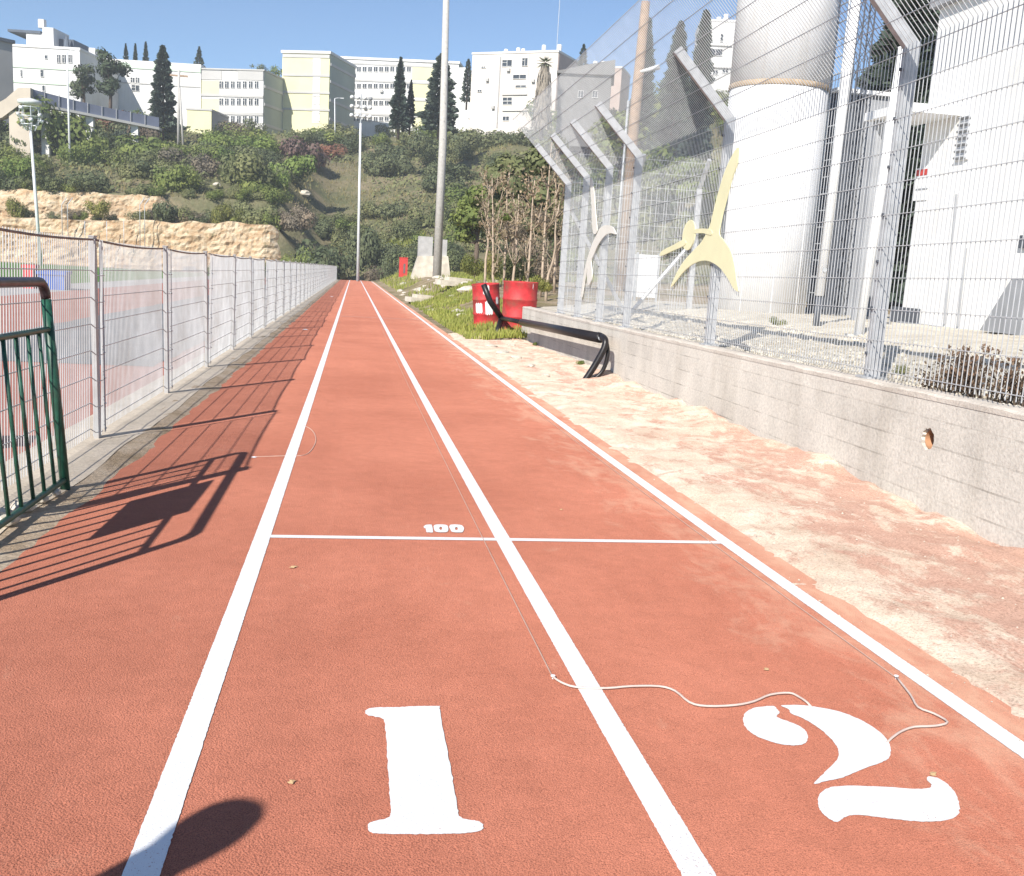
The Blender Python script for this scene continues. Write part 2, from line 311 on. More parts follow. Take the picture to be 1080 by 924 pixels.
# ------------------------------------------------------------------ object helpers
class MB:
    def __init__(s): s.v = []; s.f = []
    def box(s, x0, y0, z0, x1, y1, z1):
        n = len(s.v)
        s.v += [(x0,y0,z0),(x1,y0,z0),(x1,y1,z0),(x0,y1,z0),(x0,y0,z1),(x1,y0,z1),(x1,y1,z1),(x0,y1,z1)]
        s.f += [tuple(n+i for i in q) for q in ((0,3,2,1),(4,5,6,7),(0,1,5,4),(1,2,6,5),(2,3,7,6),(3,0,4,7))]
        return s
    def obox(s, c, ax, ay, az):     # oriented box: centre and three half-axis vectors
        n = len(s.v); c = Vector(c); ax = Vector(ax); ay = Vector(ay); az = Vector(az)
        for sz in (-1, 1):
            for sx, sy in ((-1,-1),(1,-1),(1,1),(-1,1)): s.v.append(tuple(c+ax*sx+ay*sy+az*sz))
        s.f += [tuple(n+i for i in q) for q in ((0,3,2,1),(4,5,6,7),(0,1,5,4),(1,2,6,5),(2,3,7,6),(3,0,4,7))]
        return s
    def tube(s, pts, r, k=6, cap=True):
        pts = [Vector(p) for p in pts]; n0 = len(s.v)
        rs = r if isinstance(r, (list, tuple)) else [r]*len(pts)
        up = None
        for i, p in enumerate(pts):
            if i == 0: t = pts[1]-p
            elif i == len(pts)-1: t = p-pts[i-1]
            else: t = (pts[i+1]-p).normalized()+(p-pts[i-1]).normalized()
            t = t.normalized() if t.length > 1e-9 else Vector((0,0,1))
            if up is None:
                a = Vector((0,0,1)) if abs(t.z) < .9 else Vector((1,0,0))
                up = (a-t*a.dot(t)).normalized()
            else:
                up = up-t*up.dot(t)
                up = up.normalized() if up.length > 1e-6 else t.orthogonal().normalized()
            b = t.cross(up)
            for j in range(k):
                a = 2*pi*(j+.5)/k
                s.v.append(tuple(p+(up*cos(a)+b*sin(a))*rs[i]))
        for i in range(len(pts)-1):
            for j in range(k):
                a = n0+i*k+j; b2 = n0+i*k+(j+1) % k
                s.f.append((a, b2, b2+k, a+k))
        if cap:
            s.f.append(tuple(n0+j for j in range(k-1, -1, -1)))
            m = n0+(len(pts)-1)*k; s.f.append(tuple(m+j for j in range(k)))
        return s
    def lathe(s, prof, k=24, c=(0,0,0), cap=True):
        n0 = len(s.v)
        for r, z in prof:
            for j in range(k):
                a = 2*pi*j/k; s.v.append((c[0]+r*cos(a), c[1]+r*sin(a), c[2]+z))
        for i in range(len(prof)-1):
            for j in range(k):
                a = n0+i*k+j; b = n0+i*k+(j+1) % k
                s.f.append((a, b, b+k, a+k))
        if cap:
            s.f.append(tuple(n0+j for j in range(k-1, -1, -1)))
            m = n0+(len(prof)-1)*k; s.f.append(tuple(m+j for j in range(k)))
        return s
    def prism(s, poly, ax, ay, org, nvec):   # polygon in plane (ax, ay) at org, thickened by nvec
        n = len(s.v); k = len(poly); org = Vector(org); ax = Vector(ax); ay = Vector(ay); nv = Vector(nvec)
        for e in (0, 1):
            for u, v in poly: s.v.append(tuple(org+ax*u+ay*v+nv*e))
        s.f.append(tuple(range(n, n+k))); s.f.append(tuple(range(n+2*k-1, n+k-1, -1)))
        for i in range(k):
            j = (i+1) % k; s.f.append((n+i, n+k+i, n+k+j, n+j))
        return s
    def mesh(s, name, mat, sm=False):
        me = bpy.data.meshes.new(name); me.from_pydata(s.v, [], s.f); me.validate(); me.update()
        if mat: me.materials.append(mat)
        bm = bmesh.new(); bm.from_mesh(me)
        bmesh.ops.recalc_face_normals(bm, faces=bm.faces)
        bm.to_mesh(me); bm.free()
        if sm:
            for p in me.polygons: p.use_smooth = True
        return me
    def build(s, name, mat, parent=None, sm=False):
        return link(name, s.mesh(name, mat, sm), parent)
def link(name, me, parent=None):
    o = bpy.data.objects.new(name, me); COL.objects.link(o)
    if parent: o.parent = parent
    return o
def tag(o, label, cat, group=None, kind=None):
    if label: o['label'] = label
    if cat: o['category'] = cat
    if group: o['group'] = group
    if kind: o['kind'] = kind
    return o
def thing(name, label, cat, loc=(0,0,0), rz=0.0, group=None):
    o = bpy.data.objects.new(name, None); COL.objects.link(o)
    o.location = loc; o.rotation_euler = (0,0,rz); o.empty_display_size = .2
    return tag(o, label, cat, group)
def struct(o): o['kind'] = 'structure'; return o
def copy_tree(o, parent=None):
    c = o.copy(); COL.objects.link(c)
    if parent: c.parent = parent
    for ch in list(o.children): copy_tree(ch, c)
    return c
def sheet(name, mat, xs, ys, zf, sm=True):
    v = []; f = []
    for y in ys:
        for x in (xs(y) if callable(xs) else xs): v.append((x, y, zf(x, y)))
    nx = len(xs(ys[0]) if callable(xs) else xs)
    for j in range(len(ys)-1):
        for i in range(nx-1):
            a = j*nx+i; f.append((a, a+1, a+1+nx, a+nx))
    me = bpy.data.meshes.new(name); me.from_pydata(v, [], f); me.update(); me.materials.append(mat)
    if sm:
        for p in me.polygons: p.use_smooth = True
    return link(name, me)
def frange(a, b, st):
    n = max(1, int(round((b-a)/st))); return [a+(b-a)*i/n for i in range(n+1)]
YS = frange(-4, 30, .5)[:-1]+frange(30, 130, 2.5)

# ------------------------------------------------------------------ hill and ground
def y_foot(x): return 122-22*smooth(-4, 15, x)-16*smooth(20, 55, x)
def y_top(x): return 192-16*smooth(10, 30, x)-28*smooth(25, 58, x)
def hill(x, y):
    b = zg(min(y, 130))
    yf, yt = y_foot(x), y_top(x)
    top = 20.2+1.6*smooth(0, 20, x)+5.2*smooth(30, 58, x)
    s = (y-yf)/(yt-yf); s = min(max(s, 0), 1)
    h1 = b+(top-b)*(s**1.05)
    w = smooth(-5, -10, x)
    if w > 0:
        z1 = 3.5+(x+7)*.038; z2 = 6.35+(x+7)*.02
        if y < 119.8: t = b
        elif y < 127.6: t = z1
        else: t = z2+(top-z2)*min(1, (y-127.6)/(yt-127.6))**1.0
        h1 = lerp(h1, t, w)
        bumpy = smooth(128, 133, y)
    else: bumpy = smooth(yf+2, yf+8, y)
    if y > yt: h1 += min(y-yt, 40)*.13
    return h1+bumpy*(nz(x, y, 3, .09)*1.3+nz(x, y, 9, .3)*.4)
HY = frange(84, 117, 3)+[118.7, 119.7, 119.9, 122, 124, 126, 127.5, 127.7, 129, 131, 133.5]+frange(136, 250, 3)
struct(sheet('hillside', M['hill'], frange(-130, 150, 2.5), HY, lambda x, y: hill(x, y)-(.15 if y < y_foot(x) else 0)))
struct(sheet('ground', M['verge'], frange(-260, 260, 20), frange(-60, 0, 10)[:-1]+frange(0, 10, 1)[:-1]+frange(10, 110, 5)+[290], lambda x, y: zg(y)-.12 if y < 115 else zg(115)-1.5))
def cliff(name, x0, x1, y0, zlo, zhi, seed):
    v = []; f = []; nx = int((x1-x0)/.3); nzv = 20
    for i in range(nx+1):
        x = lerp(x0, x1, i/nx)
        lo, hi = zlo(x), zhi(x)+nz(x, seed, 0, .5)*.35-(zhi(x)-zlo(x))*.9*smooth(x1-5, x1, x)
        for k in range(nzv+1):
            t = k/nzv; z = lerp(lo, hi, t)
            y = y0-.5+t*.9+nz(x, z*1.5, seed, .25)*.55+nz(x, z*2.2, seed+5, 1.0)*.28+.18*nz(x*2, z, seed+9, 1.6)+.10*abs(nz(x*2.2, z*.7, seed+3, 1.1))+.08*nz(x*2, z*3.5, seed+2, 1.9)+smooth(x1-6, x1, x)*3.5
            v.append((x, y, z))
        v.append((x, y0+2.2+smooth(x1-6, x1, x)*3.5, zhi(x)+.03-(zhi(x)-zlo(x))*.9*smooth(x1-5, x1, x)))
    m = nzv+2
    for i in range(nx):
        for k in range(m-1):
            a = i*m+k; f.append((a, a+m, a+m+1, a+1))
    me = bpy.data.meshes.new(name); me.from_pydata(v, [], f); me.update(); me.materials.append(M['lime'])
    return struct(link(name, me))
cliff('limestone_cliff', -80, -5.5, 118.6, lambda x: -3.2, lambda x: 3.5+(x+7)*.038, 11)
cliff('limestone_cliff', -80, -19, 126.4, lambda x: 1.6+(x+7)*.038, lambda x: 6.35+(x+7)*.02, 23)

# ------------------------------------------------------------------ track and its surroundings
XR = 1.40
def track_l(y): return -2.30+.03*nz(0, y, 1, 1.3)+.02*nz(0, y, 4, 5)
struct(sheet('track', M['track'], lambda y: [track_l(y), -1.6, -.8, 0, .7, XR], YS, lambda x, y: zg(y)))
struct(sheet('kerb_strip', M['kerb'], lambda y: [-2.98, -2.7, -2.40+.05*nz(3, y, 0, .9)], [y for y in frange(-4, 30, .25)]+frange(32, 130, 2.5), lambda x, y: zg(y)+.016+.005*nz(x, y, 0, 3)))
struct(sheet('dirt_strip', M['soil'], lambda y: [-2.5, -2.36, -2.27+.05*nz(7, y, 0, 2.2)+.03*nz(2, y, 0, .5)+.03*nz(2, y, 0, 7), -2.05], [y for y in frange(-4, 30, .125)]+frange(32, 130, 2.5), lambda x, y: zg(y)+(-.02 if x > -2.06 else .012 if x < -2.33 else .003)+.012*max(0, nz(x*3, y, 0, 3))*(x < -2.3)))
struct(sheet('oval_track', M['oval'], [-11.2, -8, -5, -2.98], [y for y in YS if y <= 100], lambda x, y: zg(y)-.02))
struct(sheet('grey_strip', M['gstrip'], lambda y: [-6.6+.1*nz(0, y, 0, .8), -5, -3.35+.06*nz(4, y, 0, 1.1)], [y for y in frange(13.5, 72, .5)], lambda x, y: zg(y)-.012))  # plain bluish-grey band laid over the oval track
struct(sheet('grey_apron', M['apron'], [-13.6, -12, -11.2], [y for y in YS if y <= 110], lambda x, y: zg(y)-.03))
struct(sheet('football_pitch', M['pitch'], [-80, -50, -30, -13.6], [y for y in YS if y <= 110], lambda x, y: zg(y)-.03))
# lane lines
LW = .039
def lane_line(X, label, y0=1.985):
    ys = frange(y0, 7, .011)+frange(7.02, 9, .02)+frange(9.1, 30, .1)+frange(32.5, 127, 2.5)
    o = sheet('lane_line', M['paint'], lambda y: [X-LW-.0012*nz(X, y, 0, 9)-.0026*nz(X, y, 3, 95), X+LW+.0012*nz(X+5, y, 0, 9)+.0026*nz(X+5, y, 3, 95)], ys, lambda x, y: zg(y)+.0025)
    tag(o, label, 'lane line', 'white lane lines of the track')
lane_line(-1.22, 'leftmost white lane line, its near end in the shadow beside the painted 1')
lane_line(0.0, 'middle white lane line running between the painted 1 and 2', 1.6)
lane_line(1.22, 'rightmost white lane line along the sandy edge of the track')
def cross_line(y0, w, x0, x1, label, mat):
    o = sheet('cross_line', mat, frange(x0, x1, .05), [y0-w, y0+w], lambda x, y: zg(y)+.0025)
    tag(o, label, 'cross line', 'lines across the lanes')
for x0, x1, lab in ((-1.22+LW, -LW, 'thin white line across lane one under the small 100'), (LW, 1.22-LW, 'thin white line across lane two, beyond the painted 2')):
    cross_line(4.975, .027, x0, x1, lab, M['paint'])
M['faint'] = plain('faint_line_paint', (.60, .30, .24), .9, 0, .1, 20)
yf_ = at_g(372, 334).y
cross_line(yf_, .09, -1.22+LW, -LW, 'faint worn line across lane one far down the track', M['faint'])
cross_line(yf_, .09, LW, 1.22-LW, 'faint worn line across lane two far down the track', M['faint'])

def catmull(P, n=4, closed=True):
    out = []; k = len(P)
    for i in range(k if closed else k-1):
        p0, p1, p2, p3 = (P[(i-1) % k], P[i], P[(i+1) % k], P[(i+2) % k]) if closed else (P[max(i-1, 0)], P[i], P[i+1], P[min(i+2, k-1)])
        for j in range(n):
            t = j/n; q = []
            for a, b, c, d in zip(p0, p1, p2, p3):
                q.append(.5*((2*b)+(-a+c)*t+(2*a-5*b+4*c-d)*t*t+(-a+3*b-3*c+d)*t**3))
            out.append(tuple(q))
    if not closed: out.append(tuple(P[-1]))
    return out
def paint_poly(name, loops, label, cat, group, org, sc, n=3):
    v = []; f = []
    for lp in loops:
        hole = None
        if isinstance(lp, tuple): lp, hole = lp
        pts = catmull(lp, n) if n > 1 else lp
        k0 = len(v)
        W = []
        for q in pts:
            P = at_g(org[0]+q[0]/sc, org[1]+q[1]/sc)
            jx = .003*nz(P.x, P.y, 4, 110); W.append((P.x+jx, P.y+.003*nz(P.x, P.y, 8, 110)))
        if hole is None:
            v += [(x, y, zg(y)+.0028) for x, y in W]; f.append(tuple(range(k0, k0+len(W))))
        else:
            H = []
            for i in range(len(W)):
                P = at_g(org[0]+(hole[0]+hole[2]*cos(2*pi*i/len(W)+hole[4]))/sc, org[1]+(hole[1]+hole[3]*sin(2*pi*i/len(W)+hole[4]))/sc)
                H.append((P.x, P.y))
            v += [(x, y, zg(y)+.004) for x, y in W]+[(x, y, zg(y)+.004) for x, y in H]
            m = len(W)
            for i in range(m):
                j = (i+1) % m; f.append((k0+i, k0+j, k0+m+j, k0+m+i))
    bm = bmesh.new(); bv = [bm.verts.new(p) for p in v]
    for q in f: bm.faces.new([bv[i] for i in q])
    bmesh.ops.triangulate(bm, faces=[fa for fa in bm.faces if len(fa.verts) > 4])
    bmesh.ops.recalc_face_normals(bm, faces=bm.faces)
    for fa in bm.faces:
        if fa.normal.z < 0: fa.normal_flip()
    me = bpy.data.meshes.new(name); bm.to_mesh(me); bm.free(); me.materials.append(M['paint'])
    return tag(link(name, me), label, cat, group)
one = [(129,165),(145,146),(200,138),(300,137),(420,131),(524,131),(532,136),(545,230),(575,380),(605,540),(632,700),(645,733),(690,748),(740,755),(766,772),(766,795),(740,810),(680,818),(560,824),(440,825),(300,825),(190,822),(155,812),(143,790),(150,765),(200,750),(252,736),(268,708),(262,620),(252,470),(243,300),(235,222),(220,198),(180,188),(142,180)]
paint_poly('lane_number', [one], 'large white serif numeral 1 painted in the left lane', 'lane number', 'painted lane numbers', (360, 720), 5.133, 8)
two = [[(95,160),(105,130),(140,110),(190,103),(225,103),(238,115),(248,130),(236,147),(280,165),(330,185),(360,210),(368,240),(350,262),(310,268),(250,262),(190,245),(140,222),(105,192)],
 [(256,99),(340,98),(420,108),(500,125),(580,155),(650,195),(695,235),(715,270),(715,310),(690,335),(620,360),(560,385),(510,405),(450,418),(395,430),(415,405),(450,370),(490,330),(498,300),(485,265),(450,225),(400,185),(340,150),(300,135),(285,115)],
 [(410,500),(418,475),(445,452),(490,440),(600,440),(720,445),(820,452),(880,448),(888,432),(868,412),(880,400),(920,408),(965,440),(995,480),(1008,530),(1000,560),(960,582),(880,590),(800,587),(720,578),(640,568),(580,562),(530,568),(505,585),(485,592),(460,580),(430,555),(415,530)]]
paint_poly('lane_number', two, 'large white stencilled numeral 2 painted in the right lane', 'lane number', 'painted lane numbers', (760, 720), 4.0, 6)
hund = [[(226,214),(245,196),(275,187),(343,188),(352,240),(361,297),(300,297),(268,292),(252,240),(236,236)],
 ([(366,215),(390,192),(430,187),(470,187),(530,190),(565,205),(580,250),(570,285),(540,297),(490,299),(440,298),(388,282)], (470,243,20,22,-2.6)),
 ([(588,215),(612,192),(650,188),(690,188),(760,195),(795,225),(802,265),(780,297),(735,301),(690,300),(625,290),(602,250)], (693,247,20,22,-2.6))]
paint_poly('distance_marking', hund, 'small white number 100 painted above the thin cross line', 'track marking', None, (430, 540), 13.5, 2)

# marking cord and strings
def ground_path(px, r, lift=0.0):
    return [tuple(at_g(x, y)+Vector((0, 0, r+lift))) for x, y in px]
cord_px = [(583,716),(592,722),(608,727),(640,728),(665,726),(695,726),(712,731),(727,743),(745,747),(775,746),(795,742),(812,735),(832,733),(842,737),(852,744),(862,750),(880,762),(905,778),(928,785),(940,781),(950,774),(964,769),(985,768),(999,764),(985,755),(968,748),(960,735),(945,716)]
cp = ground_path(cord_px, .0035, .004)
cp = [(x, y, z-.016) if 15 <= i <= 18 else (x, y, z) for i, (x, y, z) in enumerate(cp)]     # runs under the painted 2
o = MB().tube([tuple(p) for p in catmull(cp, 3, False)], .0038, 6).build('rope', M['cord'], None, True)
tag(o, 'loose white cord lying across both lanes and ending under the painted 2', 'rope')
for px, lab in ((((583,716),(551,640),(522,583),(500,533),(480,500),(455,452),(430,408),(400,350)), 'taut pale string beside the middle lane line'), (((945,716),(880,669),(830,634),(762,583),(736,563),(690,528),(640,490),(560,431)), 'taut pale string just inside the rightmost lane line')):
    a = at_g(*px[0]); xs = [at_g(*p).x for p in px]
    P = [(lerp(a.x, sum(xs[3:])/len(xs[3:]), i/14 if i < 14 else 1), y, zg(y)+.0045) for i, y in enumerate(frange(a.y, 24, .8))]
    tag(MB().tube(P, .0021, 4).build('marking_string', M['string']), lab, 'string', 'strings stretched along the lanes')
for px, lab in (((583,716), 'small steel nail holding the string beside the middle line'), ((945,716), 'small steel nail holding the string beside the rightmost line')):
    P = at_g(*px)
    tag(MB().lathe([(.003, 0), (.003, .010), (.008, .010), (.008, .013)], 10, P).build('marking_nail', M['white']), lab, 'nail', 'nails holding the strings')
# litter on the track
for px, s, m, lab in (((309,599), .02, 'leafbit', 'dry leaf fleck in the left lane just below the cross line'), ((592,538), .012, 'leafbit', 'tiny dry leaf fleck in the right lane beyond the cross line'), ((308,826), .010, 'leafbit', 'tiny dry leaf fleck left of the painted 1'),
                      ((809,707), .012, 'leafbit', 'tiny dry leaf fleck above the cord in the right lane'), ((984,818), .014, 'leafbit', 'dry leaf fleck just above the foot of the painted 2'), ((268,483), .02, 'paper', 'scrap of white paper at the end of the fence shadow'),
                      ((322,348), .06, 'paper', 'crumpled white paper lying in the fence shadow far along the track'), ((350,313), .08, 'paper', 'far scrap of white litter beside the left lane line')):
    P = at_g(*px); mb = MB(); k0 = 0; n = 9
    mb.v.append((P.x, P.y, P.z+.007+s*(.25 if m == 'paper' else .05)))
    for i in range(n):
        a = 2*pi*i/n; r = s*(.7+.5*rnd.random())*(1 if m == 'paper' else (1.4 if i % 4 else .6))
        mb.v.append((P.x+r*cos(a), P.y+r*.7*sin(a), P.z+.004+.15*s*rnd.random()))
    for i in range(n): mb.f.append((0, 1+i, 1+(i+1) % n))
    mb.f.append(tuple(range(n, 0, -1)))
    tag(mb.build('dry_leaf' if m == 'leafbit' else 'paper_scrap', M[m]), lab, 'leaf' if m == 'leafbit' else 'litter')
# faint chalk arc at the left line
arc = [(321,449),(329,454),(333,462),(331,471),(322,480),(300,481),(270,482)]
tag(MB().tube([tuple(p) for p in catmull(ground_path(arc, .001, .001), 4, False)], .0035, 4).build('chalk_arc', M['string']), 'faint pale chalk arc crossing the leftmost lane line by the fence shadow', 'chalk mark')

# sand strip along the wall
WX, WH = 2.95, .755         # front of the retaining wall and its height above the track
def sand_h(x, y):
    t = (x-1.28)/(WX-1.28)
    e = 1.36+.10*nz(0, y, 2, 1.1)+.06*nz(0, y, 5, 3.2)
    base = -.030+.052*smooth(e-.16, e+.24, x)+(.020*nz(x, y, 3, 4.5)+.012*nz(x, y, 6, 11))*(1-smooth(e+.05, e+.5, x))
    mound = (.015-.10*smooth(7.5, 4.8, y)+.11*max(0, nz(x*.6, y*1.0, 3, 1.6)+.12)+.05*max(0, nz(x, y, 7, 4))+.12*max(0, 1-abs(y-10.2)/.5)*.7)*smooth(.62, 1.0, t)*(.5+.5*smooth(21, 12, y))
    ridge = .035*max(0, nz(x, y*1.3, 6, 2.4))*smooth(.2, .6, t)
    return zg(y)+base+mound+ridge+.010*nz(x, y, 9, 11)+.006*nz(x, y, 2, 24)+.016*nz(x, y, 1, 3.5)*smooth(.12, .4, t)
struct(sheet('sand_strip', M['sand'], frange(1.2, WX+.02, .035), frange(.5, 23.5, .06), sand_h))

mb = MB(); rgr = random.Random(77)
for _ in range(1500):
    y = 2.2+rgr.random()**1.4*18; x = 1.25+rgr.random()**1.2*1.68
    if x < 1.45 and rgr.random() < .55: continue
    i0 = len(mb.v); k = len(mb.v); s_ = .0025+.006*rgr.random()**3; z = max(sand_h(x, y), zg(y)+.001)+s_*.3; a_ = rgr.random()*6.28
    for X_, Y_, Z_ in ((1,0,0),(-.5,.87,0),(-.5,-.87,0),(0,0,.9)): mb.v.append((x+s_*(X_*cos(a_)-Y_*sin(a_)), y+s_*(X_*sin(a_)+Y_*cos(a_)), z+s_*Z_))
    mb.f += [(k, k+1, k+3), (k+1, k+2, k+3), (k+2, k, k+3)]
tag(mb.build('grit', M['stone']), 'loose grit and crumbs scattered on the sand strip', 'grit', None, 'stuff')

# ------------------------------------------------------------------ retaining wall
WT = .21
wall = thing('retaining_wall', 'low grey board-marked concrete wall with a round hole, under the tall mesh fence', 'wall')
def wall_body():
    # front face as a grid with a round drain hole let into it
    hp = at_x(978.5, 463, WX); hr = .072
    bm = bmesh.new()
    def V(y, r, x=WX): return bm.verts.new((x, y, zg(y)+r))
    ys = [-2.0, -1, 0, 1, 2, 3, 4, hp.y-.3]; ys2 = [hp.y+.3]+[y for y in frange(hp.y+.9, 22.3, .9)]
    rows = [-.7, hp.z-zg(hp.y)-.2, hp.z-zg(hp.y)+.2, WH-.035]
    def strip(Y):
        g = [[V(y, r) for r in rows] for y in Y]
        for i in range(len(Y)-1):
            for k in range(len(rows)-1): bm.faces.new((g[i][k], g[i+1][k], g[i+1][k+1], g[i][k+1]))
        return g
    g1 = strip(ys); g2 = strip(ys2); A = g1[-1]; B = g2[0]
    for k in (0, 2): bm.faces.new((A[k], B[k], B[k+1], A[k+1]))
    corners = [A[1], B[1], B[2], A[2]]
    ring = [bm.verts.new((WX, hp.y+hr*(1+.12*sin(3*i))*cos(2*pi*i/24-3*pi/4), hp.z+hr*(1+.1*cos(2*i))*sin(2*pi*i/24-3*pi/4))) for i in range(24)]
    inner = [bm.verts.new((WX+.17, v.co.y, v.co.z-.01)) for v in ring]
    for i in range(24):
        bm.faces.new((ring[i], ring[(i+1) % 24], inner[(i+1) % 24], inner[i]))
        bm.faces.new((ring[i], ring[(i+1) % 24], corners[((i+3)//6) % 4]))
    for q in range(4):
        i = (q*6+3) % 24
        bm.faces.new((corners[q], corners[(q+1) % 4], ring[i]))
    bm.faces.new(inner)
    # far end and back
    e = [V(22.3, -.7), V(22.3, WH-.035), V(22.3, WH-.035, WX+WT), V(22.3, -.7, WX+WT)]
    bm.faces.new(e)
    for a, b in zip(frange(-2, 22.3, 1)[:-1], frange(-2, 22.3, 1)[1:]):
        bm.faces.new((V(a, -.7, WX+WT), V(b, -.7, WX+WT), V(b, WH-.035, WX+WT), V(a, WH-.035, WX+WT)))
    bmesh.ops.remove_doubles(bm, verts=bm.verts, dist=1e-5)
    bmesh.ops.recalc_face_normals(bm, faces=bm.faces)
    me = bpy.data.meshes.new('wall_body'); bm.to_mesh(me); bm.free(); me.materials.append(M['wall']); return me, hp, hr
me, hp, hr = wall_body(); link('wall_body', me, wall)
pip = MB(); k = 20
pip.v = [(WX+x_, hp.y+.86*hr*cos(2*pi*i/k), hp.z-.004+.86*hr*sin(2*pi*i/k)) for x_ in (.02, .168) for i in range(k)]
pip.f = [(i, (i+1) % k, (i+1) % k+k, i+k) for i in range(k)]
pip.build('drain_pipe', plain('clay_pipe', (.45, .24, .13), .8, 0, .2, 20), wall, True)
ys = frange(-2, 22.3, .13); v = []; f = []
for y in ys:
    c1 = .012*nz(1, y, 0, 4)-.03*max(0, nz(4, y, 0, 1.7)-.25); c2 = .01*nz(8, y, 0, 5)
    z = zg(y)
    for x, r in ((WX-.004, -.04), (WX-.004+.004*nz(2, y, 0, 7), -.008+c1), (WX+.02, .004+c1*.6), (WX+WT-.02, .006+c2), (WX+WT+.003, -.04)): v.append((x, y, z+WH+r))
for j in range(len(ys)-1):
    for i in range(4): a = j*5+i; f.append((a, a+5, a+6, a+1))
n = len(v)-5; f.append(tuple(n+i for i in range(5)))
me = bpy.data.meshes.new('wall_cap'); me.from_pydata(v, [], f); me.update(); me.materials.append(M['cap']); link('wall_cap', me, wall)

# ------------------------------------------------------------------ yard behind the wall, verge beyond it
def yard(x, y): return zg(y)+WH-.05+.28*smooth(3.4, 6.0, x)+.03*nz(x, y, 2, 2)+.018*nz(x, y, 4, 7)
struct(sheet('gravel_yard', M['gravel'], [WX+WT-.02]+frange(WX+WT+.1, 8, .12)+frange(9, 45, 3), frange(-2, 24, .2), yard))
def verge(x, y):
    r = lerp(.22, 1.02, smooth(21, 46, y))
    s = smooth(1.5+.12*nz(0, y, 3, .5), 4.4, x)
    up = .5*smooth(5, 14, x)
    return zg(y)-.01+(r*s)+up+(.10*nz(x, y, 5, .9)+.05*nz(x, y, 8, 2.3))*smooth(1.5, 2.2, x)
struct(sheet('verge', M['verge'], frange(1.32, 5, .12)+frange(5.5, 45, 2), frange(22.0, 50, .35)[:-1]+frange(50, 112, 1.5), lambda x, y: verge(x, y)-.4*smooth(23.4, 22.2, y)*(x > 2.9)))
# grass on the verge
rg = random.Random(3); mb = MB()
def grass_blades(mb, n, region, h):
    for _ in range(n):
        x, y = region()
        z = verge(x, y); L = h*(.5+rg.random()); a = rg.random()*2*pi; w = .006+.006*rg.random()
        w *= 1+y*.03
        dx, dy = cos(a)*w, sin(a)*w; bx, by = (rg.random()-.5)*L*.9, (rg.random()-.5)*L*.9
        k = len(mb.v)
        mb.v += [(x-dx, y-dy, z-.02), (x+dx, y+dy, z-.02), (x+bx*.5+dx*.6, y+by*.5+dy*.6, z+L*.6), (x+bx*.5-dx*.6, y+by*.5-dy*.6, z+L*.6), (x+bx, y+by, z+L)]
        mb.f += [(k, k+1, k+2, k+3), (k+3, k+2, k+4)]
def reg1():
    while True:
        y = 21.5+rg.random()**1.2*24; x = 1.62+rg.random()*(2.2+.03*y)*.75
        if nz(x, y, 3, .55) > -.18-(.2 if y < 34 else 0): return x, y
grass_blades(mb, 10500, reg1, .13)
def reg2():
    while True:
        y = 44+rg.random()*66; x = 2.0+rg.random()*10
        if nz(x, y, 13, .35) > .02: return x, y
grass_blades(mb, 7000, reg2, .28)
tag(mb.build('grass', M['grass']), 'short bright green grass on the verge beside the track and barrels', 'grass', None, 'stuff')
# grass beyond the end of the track
mb = MB()
for _ in range(5000):
    x = -4+rg.random()*12; y = 127.3+rg.random()*4; L = .35+.5*rg.random(); z = hill(x, y)-.1; a = rg.random()*6.28; w = .06
    k = len(mb.v); mb.v += [(x-w*cos(a), y-w*sin(a), z), (x+w*cos(a), y+w*sin(a), z), (x+(rg.random()-.5)*.4, y, z+L)]; mb.f.append((k, k+1, k+2))
tag(mb.build('long_grass', M['grass']), 'long grass growing across the far end of the track', 'grass', None, 'stuff')
# pebbles behind the fence
mb = MB()
ico = [(0,0,1),(.89,0,.45),(.28,.85,.45),(-.72,.53,.45),(-.72,-.53,.45),(.28,-.85,.45),(.72,.53,-.45),(-.28,.85,-.45),(-.89,0,-.45),(-.28,-.85,-.45),(.72,-.53,-.45),(0,0,-1)]
icf = [(0,1,2),(0,2,3),(0,3,4),(0,4,5),(0,5,1),(1,6,2),(2,7,3),(3,8,4),(4,9,5),(5,10,1),(6,7,2),(7,8,3),(8,9,4),(9,10,5),(10,6,1),(11,7,6),(11,8,7),(11,9,8),(11,10,9),(11,6,10)]
def pebble(mb, c, s, r):
    k = len(mb.v); a = r.random()*6.28; sx, sy, sz = s*(.7+.6*r.random()), s*(.7+.6*r.random()), s*(.45+.4*r.random())
    for x, y, z in ico:
        j = 1+.25*(r.random()-.5); X, Y = x*sx*j, y*sy*j
        mb.v.append((c[0]+X*cos(a)-Y*sin(a), c[1]+X*sin(a)+Y*cos(a), c[2]+z*sz*j))
    mb.f += [tuple(k+i for i in q) for q in icf]
for _ in range(2600):
    x = WX+WT+.05+rg.random()**1.6*2.0; y = 3.5+rg.random()*16
    pebble(mb, (x, y, yard(x, y)+.005), .012+.03*rg.random()**2, rg)
tag(mb.build('pebbles', M['stone']), 'loose pale pebbles and rubble on the ground behind the wall fence', 'gravel', None, 'stuff')
